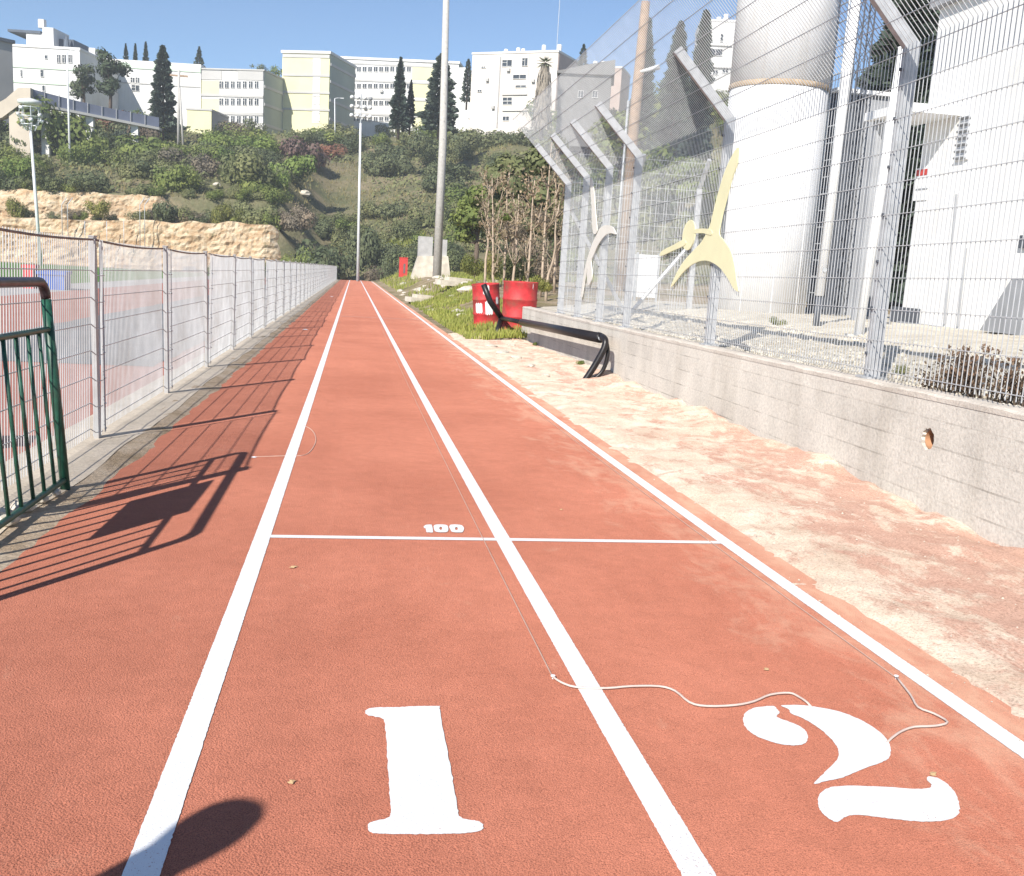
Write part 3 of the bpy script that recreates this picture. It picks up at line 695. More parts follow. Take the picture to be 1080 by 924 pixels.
# rubble stones on the verge
def stone_mesh(seed):
    bm = bmesh.new(); bmesh.ops.create_icosphere(bm, subdivisions=2, radius=1)
    for v in bm.verts:
        p = v.co.copy(); n = 1+.35*noise.noise(p*1.4+Vector((seed, 0, 0)))+.12*noise.noise(p*4+Vector((0, seed, 0)))
        v.co = Vector((p.x*n, p.y*n*.8, p.z*n*.55))
    me = bpy.data.meshes.new('rubble_stone'); bm.to_mesh(me); bm.free(); me.materials.append(M['stone']); return me
SM = [stone_mesh(i*3.7) for i in range(4)]
spots = []
for _ in range(46):
    y = 30+rg.random()**.8*45; x = 1.9+rg.random()*(2.6 if y < 45 else 4.5); spots.append((x, y, .12+.28*rg.random()**2))
for px, s in (((518,367), .13), ((530,374), .15), ((545,380), .12), ((560,388), .10), ((540,367), .10), ((575,398), .09)):
    P = at_g(*px); spots.append((P.x, P.y, s*.75))
for i, (x, y, s) in enumerate(spots):
    o = link('rubble_stone', SM[i % 4]); o.scale = (s*1.2, s, s*.8); o.rotation_euler = (0, 0, rg.random()*6)
    near = y < 25
    o.location = (x, y, (sand_h(x, y) if near else verge(x, y))+s*.1)
    tag(o, 'small pale stone in the sand between track and wall end' if near else 'pale limestone rubble stone on the bank between track and concrete pole', 'stone', 'stones at the wall end' if near else 'rubble stones on the bank')
for px, sx, sy, sz, lab in (((484,300), 1.0, .35, .22, 'long pale stone slab lying on the bank right of the concrete pole'), ((447,297), .7, .4, .2, 'flat pale rubble slab at the foot of the stone monument')):
    P = at_y(*px, 44); mb = MB(); mb.box(-sx, -sy, 0, sx, sy, sz); mb.box(-sx*.6, -sy*.8, sz, sx*.5, sy*.7, sz*1.7)
    o = mb.build('stone_slab', M['stone']); o.location = (P.x, 44, verge(P.x, 44)-.03); o.rotation_euler = (0, .05, .3); tag(o, lab, 'stone slab')

# ------------------------------------------------------------------ left mesh fence
FX = -2.66; SP = 2.85; FH = 1.47
fence = thing('mesh_fence', 'long low galvanised wire mesh fence along the left edge of the red track', 'fence', (FX, 4.9, zg(4.9)))
def wire_panel(L, H, pitch, r, horiz, bend, fold, k=4, dense_end=True):
    mb = MB()
    def off(t):          # mesh bends back towards the post at both ends
        e = min(t, L-t); return -bend*(1-smooth(.04, .16, e)) if bend else 0
    n = int(L/pitch)
    for i in range(n+1):
        t = .02+(L-.04)*i/n
        mb.tube([(-off(t)*-1, t, 0), (off(t), t, H)], r, k, False)
    for z in horiz:
        ts = [0, .05, .1, .16, .3, L/2, L-.3, L-.16, L-.1, L-.05, L]
        mb.tube([(off(t)+r*1.6, t, z-(.0 if .12 < t < L-.12 else .035*fold)) for t in ts], r*1.15, k, False)
    return mb
pm = wire_panel(SP-.07, FH-.05, .047, .0036, [.06, .25, .44, .63, .82, 1.01, 1.20], -.05, 1.0).mesh('mesh_panel', M['fence_wire'])
rm = MB()
ts = frange(0, SP-.07, .2)
rm.tube([(.004, t, FH-.05-.022*sin(pi*t/(SP-.07))) for t in ts], .0085, 6)
railm = rm.mesh('top_rail', M['rail_rust'], True)
pb = MB(); pb.box(-.017, -.045, -.25, .017, .045, FH+.02); pb.box(-.032, .030, -.25, -.0172, .045, FH+.018); pb.box(-.021, -.05, FH+.02, .021, .05, FH+.03)
postm = pb.mesh('fence_post', M['fence_post'])
em = MB()
for s in (-1, 1): em.box(-.055, s*.055-.022 if s > 0 else -.055-.022, .02, -.045, s*.055+.022 if s > 0 else -.055+.022, FH-.06)
ny = 40
for i in range(ny+1):
    y = 4.9+SP*i
    if y > 121: break
    o = link('post', postm, fence); o.location = (0, y-4.9, zg(y)-zg(4.9)); o.rotation_euler = (rnd.uniform(-.02, .02), rnd.uniform(-.018, .012), 0)
    if y+SP > 121: break
    a = atan2(zg(y+SP)-zg(y), SP)
    for nm, me in (('mesh_panel', pm), ('top_rail', railm)):
        q = link(nm, me, fence); q.location = (-.01, y-4.9+.035, zg(y)-zg(4.9)+.05); q.rotation_euler = (a, (-.01 if i % 3 else .012), 0)

# green barrier leaning on the fence
bar = thing('barrier', 'dark green tubular barrier with dark top rail leaning at the near end of the fence', 'barrier', (-2.405, 5.93, zg(5.93)))
BL = 2.45; BH = 1.19; lean = -.075
def bp(t, h): return (lean*h, -t, h+(zg(5.93-t)-zg(5.93)))
fr = [bp(0, 0), bp(0, .5), bp(0, BH-.10)]
r_ = .09
cor = [bp(r_-r_*cos(a), BH-r_+r_*sin(a)) for a in frange(0, pi/2, .3)]
MB().tube([bp(0, -.02), bp(0, .55), bp(0, BH-.095)], .027, 10).build('side_post', M['green'], bar, True)
MB().tube([bp(BL, -.02), bp(BL, .55), bp(BL, BH-.095)], .027, 10).build('side_post', M['green'], bar, True)
top = cor+[bp(t, BH) for t in frange(.15, BL-.15, .4)]+[bp(BL-(r_-r_*cos(a)), BH-r_+r_*sin(a)) for a in reversed(frange(0, pi/2, .3))]
MB().tube(top, .0265, 10).build('top_rail', M['dkrail'], bar, True)
MB().tube([bp(t, .93) for t in frange(.0, BL, .4)], .016, 8).build('middle_rail', M['green'], bar, True)
MB().tube([bp(t, .07) for t in frange(.0, BL, .4)], .018, 8).build('bottom_rail', M['green'], bar, True)
for i in range(1, 13): MB().tube([bp(i*.19, .07), bp(i*.19+.004, .5), bp(i*.19, .93)], .0105, 6).build('bar', M['green'], bar, True)
mb = MB(); mb.obox(bp(1.35, 1.0)[0:1]+(-1.35, .86), (.004, 0, 0), (0, .42, 0), (lean*.30, 0, .26)); mb.build('sign_plate', M['grey'], bar)
for i, (x, y, s) in enumerate(((-2.43, 5.55, .05), (-2.46, 5.35, .07), (-2.40, 5.72, .04), (-2.5, 5.2, .05), (-2.44, 5.05, .06))):
    o = link('foot_stone', SM[i % 4]); o.scale = (s, s*.9, s*.9); o.location = (x, y, zg(y)+.045); o.rotation_euler = (0, 0, i)
    tag(o, 'small grey stone lying at the foot of the green barrier', 'stone', 'stones under the green barrier')

# things on the sports field seen through the fence
cr = thing('crate', 'dark plastic crate standing on the old track behind the green barrier', 'crate', (-3.72, 7.2, zg(7.2)-.02), .2)
mb = MB(); mb.box(-.28, -.2, 0, .28, .2, .05); mb.box(-.28, -.2, .05, -.25, .2, .36); mb.box(.25, -.2, .05, .28, .2, .36); mb.box(-.25, -.2, .05, .25, -.17, .36); mb.box(-.25, .17, .05, .25, .2, .36)
mb.build('body', plain('dark_teal_plastic', (.012, .035, .04), .5), cr); MB().box(-.3, -.22, .36, .3, -.17, .4).box(-.3, .17, .36, .3, .22, .4).box(-.3, -.17, .36, -.25, .17, .4).box(.25, -.17, .36, .3, .17, .4).build('rim', M['black'], cr)
def crash_mat(name, px, Y, w, d, h, mat, lab):
    P = at_y(*px, Y); t = thing(name, lab, 'mat', (P.x, Y, zg(Y)-.03), .1)
    MB().box(-w/2, 0, 0, w/2, d, h).build('body', M[mat], t); MB().box(-w/2-.05, -.05, h, w/2+.05, d+.05, h+.12).build('top_pad', M[mat], t)
crash_mat('landing_mat', (54, 292), 40, .9, 1.5, .55, 'mat_blue', 'blue landing mat on the sports field behind the fence')
crash_mat('padded_block', (30, 292), 40, .36, .8, .75, 'mat_red', 'upright red padded block beside the blue landing mat')

# ------------------------------------------------------------------ right fence with overhang
RX = WX+.155
rf = thing('security_fence', 'tall galvanised mesh fence with cranked overhanging top on the concrete wall', 'fence', (RX, 0, 0))
BEND = 3.16; AV = (-.63, .64); MS = 1.68
def rpt(y, s, h, dx=0): # s: 0 on the upright, >0 along the arm
    return (dx+AV[0]*s, y, zg(y)+h+AV[1]*s)
py_ = [-3.45+.05, .05, 3.55, 7.08, 10.65, 14.15, 15.8, 17.4, 18.9]
BOLT = MB().tube([(0, 0, 0), (-.02, 0, 0)], .012, 8).mesh('bolt', M['dkgrey'])
def rpost(y, far=False):
    g = MB(); w = .03; d = .052
    g.obox((0, y, zg(y)+(WH-.03+BEND)/2), (d, 0, 0), (0, w, 0), (0, 0, (BEND-WH+.03)/2))
    L = sqrt(AV[0]**2+AV[1]**2); u = Vector((AV[0]/L, 0, AV[1]/L)); nrm = Vector((u.z, 0, -u.x))
    c = Vector((0, y, zg(y)+BEND))+u*(L/2); g.obox(c+nrm*.002, nrm*d*.96, (0, w*.97, 0), u*(L/2+.03))
    g.obox((0, y, zg(y)+WH+.012), (.085, 0, 0), (0, .09, 0), (0, 0, .008))
    o = g.build('post', M['post_right'], rf)
    for z in frange(.95, 3.0, .34):
        q = link('bolt', BOLT, o); q.location = (-.052, y, zg(y)+z)
for y in py_: rpost(y)
def rpanel(y0, y1):
    g = MB(); r = .0033; n = int((y1-y0)/.05); fx = -.064
    for i in range(n):
        y = y0+(i+.5)*(y1-y0)/n
        g.tube([rpt(y, 0, WH+.04, fx), rpt(y, 0, BEND, fx), rpt(y, MS, BEND, fx)], r, 4, False)
    hs = [WH+.08]+frange(WH+.30, BEND-.05, .222)
    for h in hs: g.tube([rpt(y0, 0, h, fx-.004), rpt((y0+y1)/2, 0, h, fx-.004), rpt(y1, 0, h, fx-.004)], r*1.1, 4, False)
    for s in frange(.22, MS, .243): g.tube([rpt(y0, s, BEND, fx-.004), rpt((y0+y1)/2, s, BEND, fx-.004), rpt(y1, s, BEND, fx-.004)], r*1.15, 4, False)
    g.build('mesh_panel', M['galv_wire'], rf)
for a, b in zip(py_[:-1], py_[1:]): rpanel(a, b)
# return of the fence across the end of the wall
rt = thing('return_fence', 'mesh fence turning right behind the far end of the wall, with braced corner post', 'fence', (RX, 18.9, zg(18.9)+WH))
for i, x in enumerate((1.3, 2.55)):
    g = MB(); g.box(x-.05, -.03, -.1, x+.05, .03, 2.5); g.tube([(x, 0, 2.5), (x, -.42, 3.0)], .045, 4); g.build('post', M['post_right'], rt)
MB().tube([(.1, 0, 1.9), (1.25, 0, .1)], .04, 6).build('brace', M['post_right'], rt)
MB().tube([(2.5, 0, 1.5), (1.4, 0, .1)], .04, 6).build('brace', M['post_right'], rt)
for a, b in ((0.06, 1.25), (1.35, 2.5)):
    g = MB(); n = int((b-a)/.05)
    for i in range(n+1):
        x = lerp(a, b, i/n); g.tube([(x, -.03, .05), (x, -.03, 2.5), (x, -.45, 3.0)], .0036, 4, False)
    for h in frange(.1, 2.45, .23): g.tube([(a, -.034, h), (b, -.034, h)], 0.0046, 4, False)
    for s in frange(.2, .42, .2): g.tube([(a, -.034-s*.97, 2.5+s), (b, -.034-s*.97, 2.5+s)], .0036, 4, False)
    g.build('mesh_panel', M['galv_wire'], rt)
P = at_y(681, 288, 24.5)
mb = MB(); mb.box(-.27, -.1, 0, .27, .1, 1.05); o = thing('white_board', 'small white boarded panel on posts behind the far braced fence corner', 'panel', (P.x, 24.5, P.z-.6))
mb.build('board', M['white'], o); MB().box(-.3, -.14, -.5, -.25, -.101, 1.1).box(.25, -.14, -.5, .3, -.101, 1.1).build('posts', M['galv'], o)

# flat metal athletes on the fence
def cutout(px_polys, Y0, mat, label, nbolt):
    X = RX-.095
    t = thing('athlete_cutout', label, 'metal figure', (X, Y0, zg(Y0)+1.6))
    for ki, (nm, poly) in enumerate(px_polys):
        pts = catmull(poly, 4) if nm != 'head' else poly
        W = []
        for q in pts:
            P = at_x(q[0], q[1], X); W.append((P.y-Y0, P.z-(zg(Y0)+1.6)))
        MB().prism(W, (0, 1, 0), (0, 0, 1), (-.006-.003*ki, 0, 0), (.012, 0, 0)).build(nm, M[mat], t)
    for (a, b) in nbolt:
        P = at_x(a, b, X)
        MB().tube([(0, P.y-Y0, P.z-zg(Y0)-1.6), (.04, P.y-Y0, P.z-zg(Y0)-1.6)], .012, 8).build('bracket', M['galv'], t)
head = [(727+6.5*cos(a)+2.0*sin(a), 248-16*sin(a)) for a in frange(0, 2*pi-.3, .3)]
cutout([('body', [(708,303),(714,288),(722,275),(732,264),(741,254),(749,238),(753,222),(758,203),(764,183),(771,167),(777,157),(780,157),(778,172),(772,190),(766,212),(761,232),(759,247),(764,254),(771,265),(775,280),(777,295),(779,307),(774,304),(767,292),(758,281),(746,275),(734,277),(722,286)]),
        ('head', head), ('shoulder', [(733,242.5),(742,241),(751,243),(751,248),(742,246),(733,246)]), ('arm', [(698,270),(699,265),(712,258),(722,253),(724,258),(712,264)])], 11.0, 'cream', 'large cream-yellow flat metal athlete with one arm raised, on the fence beside the white tank', [(757,225),(745,262),(712,294)])
cutout([('arm', [(622.5,190),(625,190),(627,205),(628.5,225),(630,243),(627,247),(625,240),(624,215)]),
        ('body', [(630,247),(634,240),(641,237.5),(647,240),(650,247),(645,246),(639,248),(632,257),(627,268),(624,276),(625,287),(624,296),(621,301),(619.5,292),(620,283),(617,297),(614.5,313),(613,312),(615,297),(618,280),(622,266),(626,255)])], 17.0, 'white_cream', 'smaller off-white flat metal athlete on the fence near the wall end', [(628,240),(622,280)])

# black padded rail in front of the wall
hu = thing('tubular_barrier', 'black tubular rail on bent legs standing in front of the concrete wall', 'barrier', (2.62, 14.0, zg(14)))
def L_(P): return (P[0]-2.62, P[1]-14.0, P[2]-zg(14))
yA, yB, xR = 14.0, 23.6, 2.70
A_ = Vector((xR, yA, zg(yA)+.60)); B_ = Vector((xR-.02, yB, zg(yB)+.42))
mid = A_.lerp(B_, .70)
MB().tube([L_(A_), L_(A_.lerp(mid, .5)), L_(mid)], .074, 16).build('padded_rail', M['black'], hu, True)
MB().tube([L_(mid), L_(B_)], .05, 10).build('rail_end', M['black'], hu, True)
g1 = at_g(620, 405); 
MB().tube(catmull([L_(Vector((xR, yA+.12, zg(yA)+.63))), L_(Vector((xR+.03, yA-.14, zg(yA)+.60))), L_(Vector((xR+.02, yA-.2, zg(yA)+.48))), L_(Vector((2.60, yA-.2, zg(yA)+.22))), L_(Vector((2.46, yA-.2, zg(yA)-.02)))], 4, False), .048, 10).build('leg', M['black'], hu, True)
MB().tube(catmull([L_(Vector((xR+.06, yA-.1, zg(yA)+.58))), L_(Vector((xR+.09, yA-.15, zg(yA)+.40))), L_(Vector((2.74, yA-.15, zg(yA)+.16))), L_(Vector((2.62, yA-.15, zg(yA)+.03))), L_(Vector((2.52, yA-.18, zg(yA)+.02)))], 4, False), .03, 8).build('brace', M['black'], hu, True)
c_ = L_(B_); yb = at_g(522, 357)
t1 = at_y(510, 300, yB-.1)
MB().tube([L_(Vector((t1.x, yB-.1, t1.z))), L_(at_y(517, 318, yB-.1)), c_], .07, 10).build('upper_leg', M['black'], hu, True)
MB().tube([c_, L_(at_y(522, 357, yB-.35)-Vector((0, 0, .03)))], .065, 10).build('leg', M['black'], hu, True)
MB().tube([(A_.x-2.62, -.002, .60), (A_.x-2.62, -.03, .60)], .035, 10).build('end_bolt', M['galv'], hu, True)

# red drums
def drum(Y, px0, px1, pyt, pyb, lab, tilt, marks):
    a = at_y(px0, pyt, Y); b = at_y(px1, pyt, Y); c = at_y((px0+px1)/2, pyb, Y)
    R = (b.x-a.x)/2; H = (a.z+b.z)/2-c.z
    t = thing('red_drum', lab, 'barrel', ((a.x+b.x)/2, Y, c.z), 0, 'red steel drums at the wall end')
    t.rotation_euler = (tilt[0], tilt[1], 0)
    if tilt[1]: t.location.x += .09
    prof = [(R*.97, 0), (R, .015), (R*.97, .03)]
    for q in (.33, .66): prof += [(R*.965, H*q-.03), (R*1.0, H*q-.012), (R*1.0, H*q+.012), (R*.965, H*q+.03)]
    prof += [(R*.965, H-.05), (R*1.0, H-.02), (R*1.0, H), (R*.94, H), (R*.93, H-.05)]
    MB().lathe(prof, 40).build('body', M['drum'], t, True)
    MB().lathe([(R*.93, H-.06), (R*.93, H-.045)], 40).build('lid', M['drum'], t)
    for (a0, a1, z0, z1) in marks:
        g = MB(); n = 10
        for i in range(n+1):
            an = lerp(a0, a1, i/n)
            w = .02*sin(i*2.1); g.v += [(R*1.003*cos(an), R*1.003*sin(an), H*(z0+w)), (R*1.003*cos(an), R*1.003*sin(an), H*(z1-w))]
        g.f = [(2*i, 2*i+2, 2*i+3, 2*i+1) for i in range(n)]
        g.build('white_label', M['white'], t)
drum(25.5, 498, 527.5, 299, 345, 'tilted red steel drum with white patches, left of the pair', (0.03, -.10), [(-2.55, -2.0, .36, .58), (-1.78, -1.25, .32, .62), (-1.9, -1.45, .78, .98), (-.95, -.7, .55, .7)])
drum(23.8, 531, 568, 297, 352, 'upright plain red steel drum behind the end of the concrete wall', (0, 0), [(-1.0, -.96, .88, .97)])

# ------------------------------------------------------------------ tank, kiosk, poles on the right
TY = 18.5
TR = 49.5*20/FPX; a = at_y(797.5, 331, TY+TR); b = at_y(798, 331, TY); tc = (a.x, TY+TR, b.z-.15)
tank = thing('water_tank', 'tall white cylindrical tank with rusty seam ring behind the mesh fence', 'tank', tc)
zs = at_y(815, 84, TY).z-tc[2]
MB().lathe([(TR, 0), (TR, zs)], 64).build('lower_shell', M['tank'], tank, True)
MB().lathe([(TR*1.012, zs), (TR*1.012, 8.2)], 64).build('upper_shell', M['tank'], tank, True)
MB().lathe([(TR*1.015, zs-.05), (TR*1.03, zs-.03), (TR*1.03, zs+.03), (TR*1.015, zs+.05)], 64, cap=False).build('seam_ring', M['rust'], tank, True)
MB().lathe([(TR*1.012, 8.2), (TR*.5, 8.5), (.05, 8.6)], 48).build('roof', M['tank'], tank, True)
g = MB()
for i in range(10):
    an = 2*pi*i/10+.2; g.box(-.001, -.001, 0, .001, .001, .001) if False else g.tube([(TR*1.003*cos(an), TR*1.003*sin(an), .05), (TR*1.003*cos(an), TR*1.003*sin(an), zs-.05)], .006, 4)
g.build('weld_seams', M['tank'], tank)
MB().lathe([(TR*1.25, -.1), (TR*1.25, .12), (TR*1.2, .14)], 48).build('base_ring', M['cap'], tank)
g = MB(); ang = -.25
for s in (-1, 1): g.tube([(TR*cos(ang)+.10, TR*sin(ang)+s*.2-.1, .4), (TR*cos(ang)+.10, TR*sin(ang)+s*.2-.1, 8.1)], .02, 6)
for z in frange(.6, 8, .32): g.tube([(TR*cos(ang)+.10, TR*sin(ang)-.3, z), (TR*cos(ang)+.10, TR*sin(ang)+.1, z)], .014, 6)
g.build('ladder', M['galv'], tank)
# lattice mast at the tank's right side
P0 = at_y(872, 300, 19.5); mast = thing('lattice_mast', 'thin dark steel lattice mast just right of the white tank', 'mast', (P0.x+.05, 19.2, yard(8.5, 19)-.1))
g = MB(); w = .11
for sx, sy in ((-1,-1),(1,-1),(1,1),(-1,1)): g.tube([(sx*w, sy*w, 0), (sx*w, sy*w, 8.5)], .016, 5)
g.build('uprights', M['dkgrey'], mast); g = MB()
for i, z in enumerate(frange(0, 8.2, .33)):
    s = 1 if i % 2 else -1
    for q in (-1, 1): g.tube([(-w*s, q*w, z), (w*s, q*w, z+.33)], .008, 4); g.tube([(q*w, -w*s, z), (q*w, w*s, z+.33)], .008, 4)
g.build('lacing', M['dkgrey'], mast)
# white post
a = at_y(864, 312, 13.0); b = at_y(905, 0, 13.0)
wp = thing('white_pole', 'slim white pole between the tank and the white building, behind the fence', 'pole', (a.x, 13.0, yard(a.x, 13)-.05))
MB().tube([(0, 0, a.z-wp.location.z), (b.x-a.x, 0, 6.2)], .062, 14).build('pole', M['white'], wp, True); MB().tube([(0, 0, 0), (0, 0, a.z-wp.location.z)], .045, 12).build('foot', M['dkgrey'], wp, True)
g = MB(); g.tube([(0, -.07, a.z-wp.location.z+.35), (.0, -.09, a.z-wp.location.z+.35)], .03, 8); g.build('clamp', M['galv'], wp)

KX = 8.5
yf0 = at_x(950, 340, KX).y; kz0 = yard(8.5, 14)-.12; kzt = at_x(975, 16, KX).z; KH = kzt-kz0
kio = thing('utility_building', 'white plastered utility building with louvre vent and projecting slab behind the fence', 'building', (KX, yf0, kz0))
def kp(px, py, X=KX): P = at_x(px, py, X); return P.y-yf0, P.z-kz0       # along the wall (negative = nearer), height
MB().box(0, -12, 0, 4, 0, KH).build('wall', M['kiosk'], kio)
MB().box(-.14, -12.1, KH, 4.1, .1, KH+.16).build('gutter', M['grey'], kio); MB().box(-.05, -12.05, KH+.16, 4.05, .05, KH+1.1).build('parapet', M['kiosk'], kio)
yr, zr_ = kp(1015, 122); SLD = .95; ye = kp(911, 131, KX-SLD)[0]
MB().box(-SLD, yr, zr_, -.002, ye, zr_+.13).build('projecting_slab', M['white'], kio)
MB().box(-SLD+.12, ye-.22, 0, -SLD+.24, ye-.1, zr_).build('slab_post', M['grey'], kio)
def kbox(nm, px0, py0, px1, py1, x0, x1, mat, parent=None):
    a = kp(px0, py1); b = kp(px1, py0); return MB().box(x0, min(a[0], b[0]), a[1], x1, max(a[0], b[0]), b[1]).build(nm, M[mat], parent or kio)
lv = kbox('louvre_vent', 1008, 121, 1028, 170, -.03, -.002, 'white')
a = kp(1008, 170); b = kp(1028, 121); g = MB()
for i in range(7): z = lerp(a[1]+.03, b[1]-.03, i/6); g.obox((-.055, (a[0]+b[0])/2, z), (.022, 0, -.014), (0, abs(a[0]-b[0])/2-.03, 0), (.004, 0, .008))
g.build('slats', M['grey'], lv)
for pa, pb_ in (((1010, 205), (1002, 344)), ((1020, 262), (1013, 346))):
    a = kp(*pa); b = kp(*pb_); MB().tube([(-.02, a[0], a[1]), (-.02, (a[0]+b[0])/2, b[1]+.02)], .016, 8).build('wall_cable', M['grey'], kio)
kbox('plinth_panel', 939, 326, 971, 341, -.03, -.002, 'dkgrey'); kbox('window', 1077, 248, 1100, 262, -.05, -.002, 'dkgrey')
sg = kbox('wall_notice', 964, 176, 982, 212, -.02, -.002, 'white'); kbox('red_band', 967, 178, 980, 186, -.027, -.0205, 'redbox', sg); kbox('grey_band', 967, 198, 980, 201, -.027, -.0205, 'grey', sg)
a = kp(1066, 322); b = kp(1066, 350); g = MB(); g.prism([(0, 0), (.9, .0), (.9, .75), (.55, .75)], (0, -1, 0), (0, 0, 1), (-.5, a[0]-.1, b[1]), (.45, 0, 0)); g.build('meter_cover', M['grey'], kio)
MB().box(-.05, -12, -.4, -.002, -.0, .12).build('plinth', M['grey'], kio)
b0 = at_y(907, 340, 11.4); b1 = at_y(952, 50, 11.4)
q = thing('white_column', 'thick white pipe column standing beside the nearest tall fence post', 'column', (b0.x, 11.4, yard(b0.x, 11.4)-.03))
MB().tube([(0, 0, 0), (b1.x-b0.x, 0, b1.z-q.location.z)], .055, 12).build('pipe', M['white'], q, True); MB().box(-.12, -.12, 0, .12, .12, .04).build('base_plate', M['grey'], q)
a = at_y(897, 95, 20); shed = thing('shed', 'low dark grey shed with white roof edge between the tank and the white building', 'shed', (a.x, 20, yard(8, 20)))
b = at_y(940, 90, 20); z1 = at_y(915, 95, 20).z-shed.location.z
MB().box(-.3, 0, z1-.08, b.x-a.x+.4, 1.6, z1).build('roof', M['white'], shed); MB().box(.45, .1, 0, b.x-a.x+.3, 1.5, z1-.08).build('wall', M['grey'], shed)
MB().box(-.3, .2, 0, .45, .28, z1-.08).build('door', M['dkgrey'], shed)
# ------------------------------------------------------------------ foliage
def leaf_cloud(mb, n, lobes, size, r, aspect=1.0, surf=.55, up=.0):
    tot = sum(l[3]*l[4]*l[5] for l in lobes); 
    for (cx, cy, cz, rx, ry, rz) in lobes:
        k = max(8, int(n*(rx*ry*rz)/tot))
        for _ in range(k):
            while True:
                d = Vector((r.uniform(-1, 1), r.uniform(-1, 1), r.uniform(-1, 1)))
                if .05 < d.length < 1: break
            d.normalize(); q = surf+(1-surf)*r.random()**.6
            q *= 1+.22*noise.noise(d*2.3+Vector((cx, cy, cz)))
            p = Vector((cx+d.x*rx*q, cy+d.y*ry*q, cz+d.z*rz*q))
            nrm = (d+Vector((r.uniform(-1, 1), r.uniform(-1, 1), r.uniform(-.6, 1.2)))*.5).normalized()
            t = nrm.orthogonal().normalized(); a = r.random()*6.28
            t = (t*cos(a)+nrm.cross(t)*sin(a)); b = nrm.cross(t); s = size*(.55+.9*r.random())
            i = len(mb.v)
            mb.v += [tuple(p-t*s-b*s*.35*aspect), tuple(p+t*s*.2-b*s*.6*aspect), tuple(p+t*s+b*s*.1), tuple(p+b*s*.6*aspect)]
            mb.f.append((i, i+1, i+2, i+3))
    return mb
def raw_mesh(mb, name, mat):
    me = bpy.data.meshes.new(name); me.from_pydata(mb.v, [], mb.f); me.update(); me.materials.append(mat); return me
def shrub_lobes(r, n=7, flat=.75):
    flat *= r.choice([.7, 1.0, 1.0, 1.35])
    L = [(0, 0, .42*flat, .62, .62, .5*flat)]
    for i in range(n):
        a = r.random()*6.28; q = .35+.4*r.random(); s = .22+.26*r.random()
        L.append((q*cos(a), q*sin(a), .25+.5*r.random()*flat, s, s, s*.85))
    return L
SHR = {}
def shrub_mesh(mat, i, n=1900, size=.052):
    if (mat, i) not in SHR:
        r = random.Random(50+i); SHR[(mat, i)] = raw_mesh(leaf_cloud(MB(), n, shrub_lobes(r, 4+i % 6), size*(.75+.11*(i % 5)), r, surf=.5+.04*(i % 4)), 'shrub', M[mat])
    return SHR[(mat, i)]
def hill_hit(px, py, lo=86):
    d = ray(px, py); d = d/d.y; y = lo
    while y < 240:
        P = CAM+d*y
        if P.z <= hill(P.x, y): return P, y
        y += .5
    return None, None
SC = {}
def bush(px, py, rpx, mat, label, group, cat='shrub', Y=None, hs=1.0, name='shrub', base_f=None):
    if Y is None:
        P, Y = hill_hit(px, py)
        if P is None: return
        z = hill(P.x, Y)
    else:
        P = at_y(px, py, Y); z = P.z if base_f is None else base_f(P.x, Y)
    R = rpx*Y/FPX
    o = link(name, shrub_mesh(mat, rnd.randrange(9))); o.location = (P.x, Y, z-.12*R)
    o.scale = (R*rnd.uniform(.85, 1.3), R*rnd.uniform(.75, 1.1), R*hs*rnd.uniform(.8, 1.3)); o.rotation_euler = (0, 0, rnd.random()*6.28)
    return tag(o, label, cat, group)
# shrubs one can tell apart: (px of middle, py of foot, half width in px, leaf, label)
named = [(20,162,34,'lf_dark','dark green shrub left of the left floodlight mast, under the beige stair'),(75,160,46,'lf_green','broad mid-green shrub right of the left floodlight mast head'),
 (118,146,27,'lf_red','rust-red shrub just below the blue-grey ramp railing'),(135,152,18,'lf_con','small blackish shrub at the right of the rust-red shrub'),
 (150,170,42,'lf_green','largest fresh green shrub in the middle of the left hillside'),(180,200,32,'lf_green','rounded green shrub in the lowest hillside row above the upper cliff'),
 (205,180,28,'lf_brown','bare grey-brown shrub below the low yellow annex'),(232,160,26,'lf_bright','bright green shrub below the front of the white school block'),(268,162,28,'lf_bright','bright green shrub below the shaded side of the white school block'),
 (262,196,40,'lf_olive','wide grey-olive shrub at the left of the dry grass slope'),(325,172,32,'lf_purple','purple-brown bare shrub below the tall yellow block'),(308,190,17,'lf_dark','small dark shrub under the purple-brown bare shrub'),
 (352,150,20,'lf_green','green shrub beside the street lamp below the long white block'),(345,164,18,'lf_red','reddish dry shrub behind the right lattice floodlight'),
 (225,215,15,'lf_green','small round green shrub above the upper cliff edge, middle'),(292,217,19,'lf_green','bright green shrub at the foot of the dry grass slope'),(255,214,15,'lf_green','green shrub above the right end of the upper cliff'),
 (20,230,16,'lf_yellow','yellow-green bush on the cliff ledge at the far left'),(105,227,14,'lf_yellow','small yellow-green bush on the ledge between the two cliffs'),(80,228,11,'lf_brown','dry bush on the ledge left of the small yellow-green bush'),
 (175,233,22,'lf_dark','dark bush on the cliff ledge, left of its long hedge'),(200,236,20,'lf_olive','grey-green bush in the ledge hedge'),(232,237,21,'lf_yellow','yellowish bush in the ledge hedge'),(268,239,21,'lf_olive','olive bush in the ledge hedge, left of its end'),(308,240,24,'lf_brown','brownish bush at the right end of the ledge hedge')]
for px, py, r, m, lab in named:
    if py > 221: bush(px, py, r, m, lab, 'shrubs on the hillside', Y=121.5, hs=1.25)
    else: bush(px, py, r, m, lab, 'shrubs on the hillside')
hs_rng = random.Random(21)
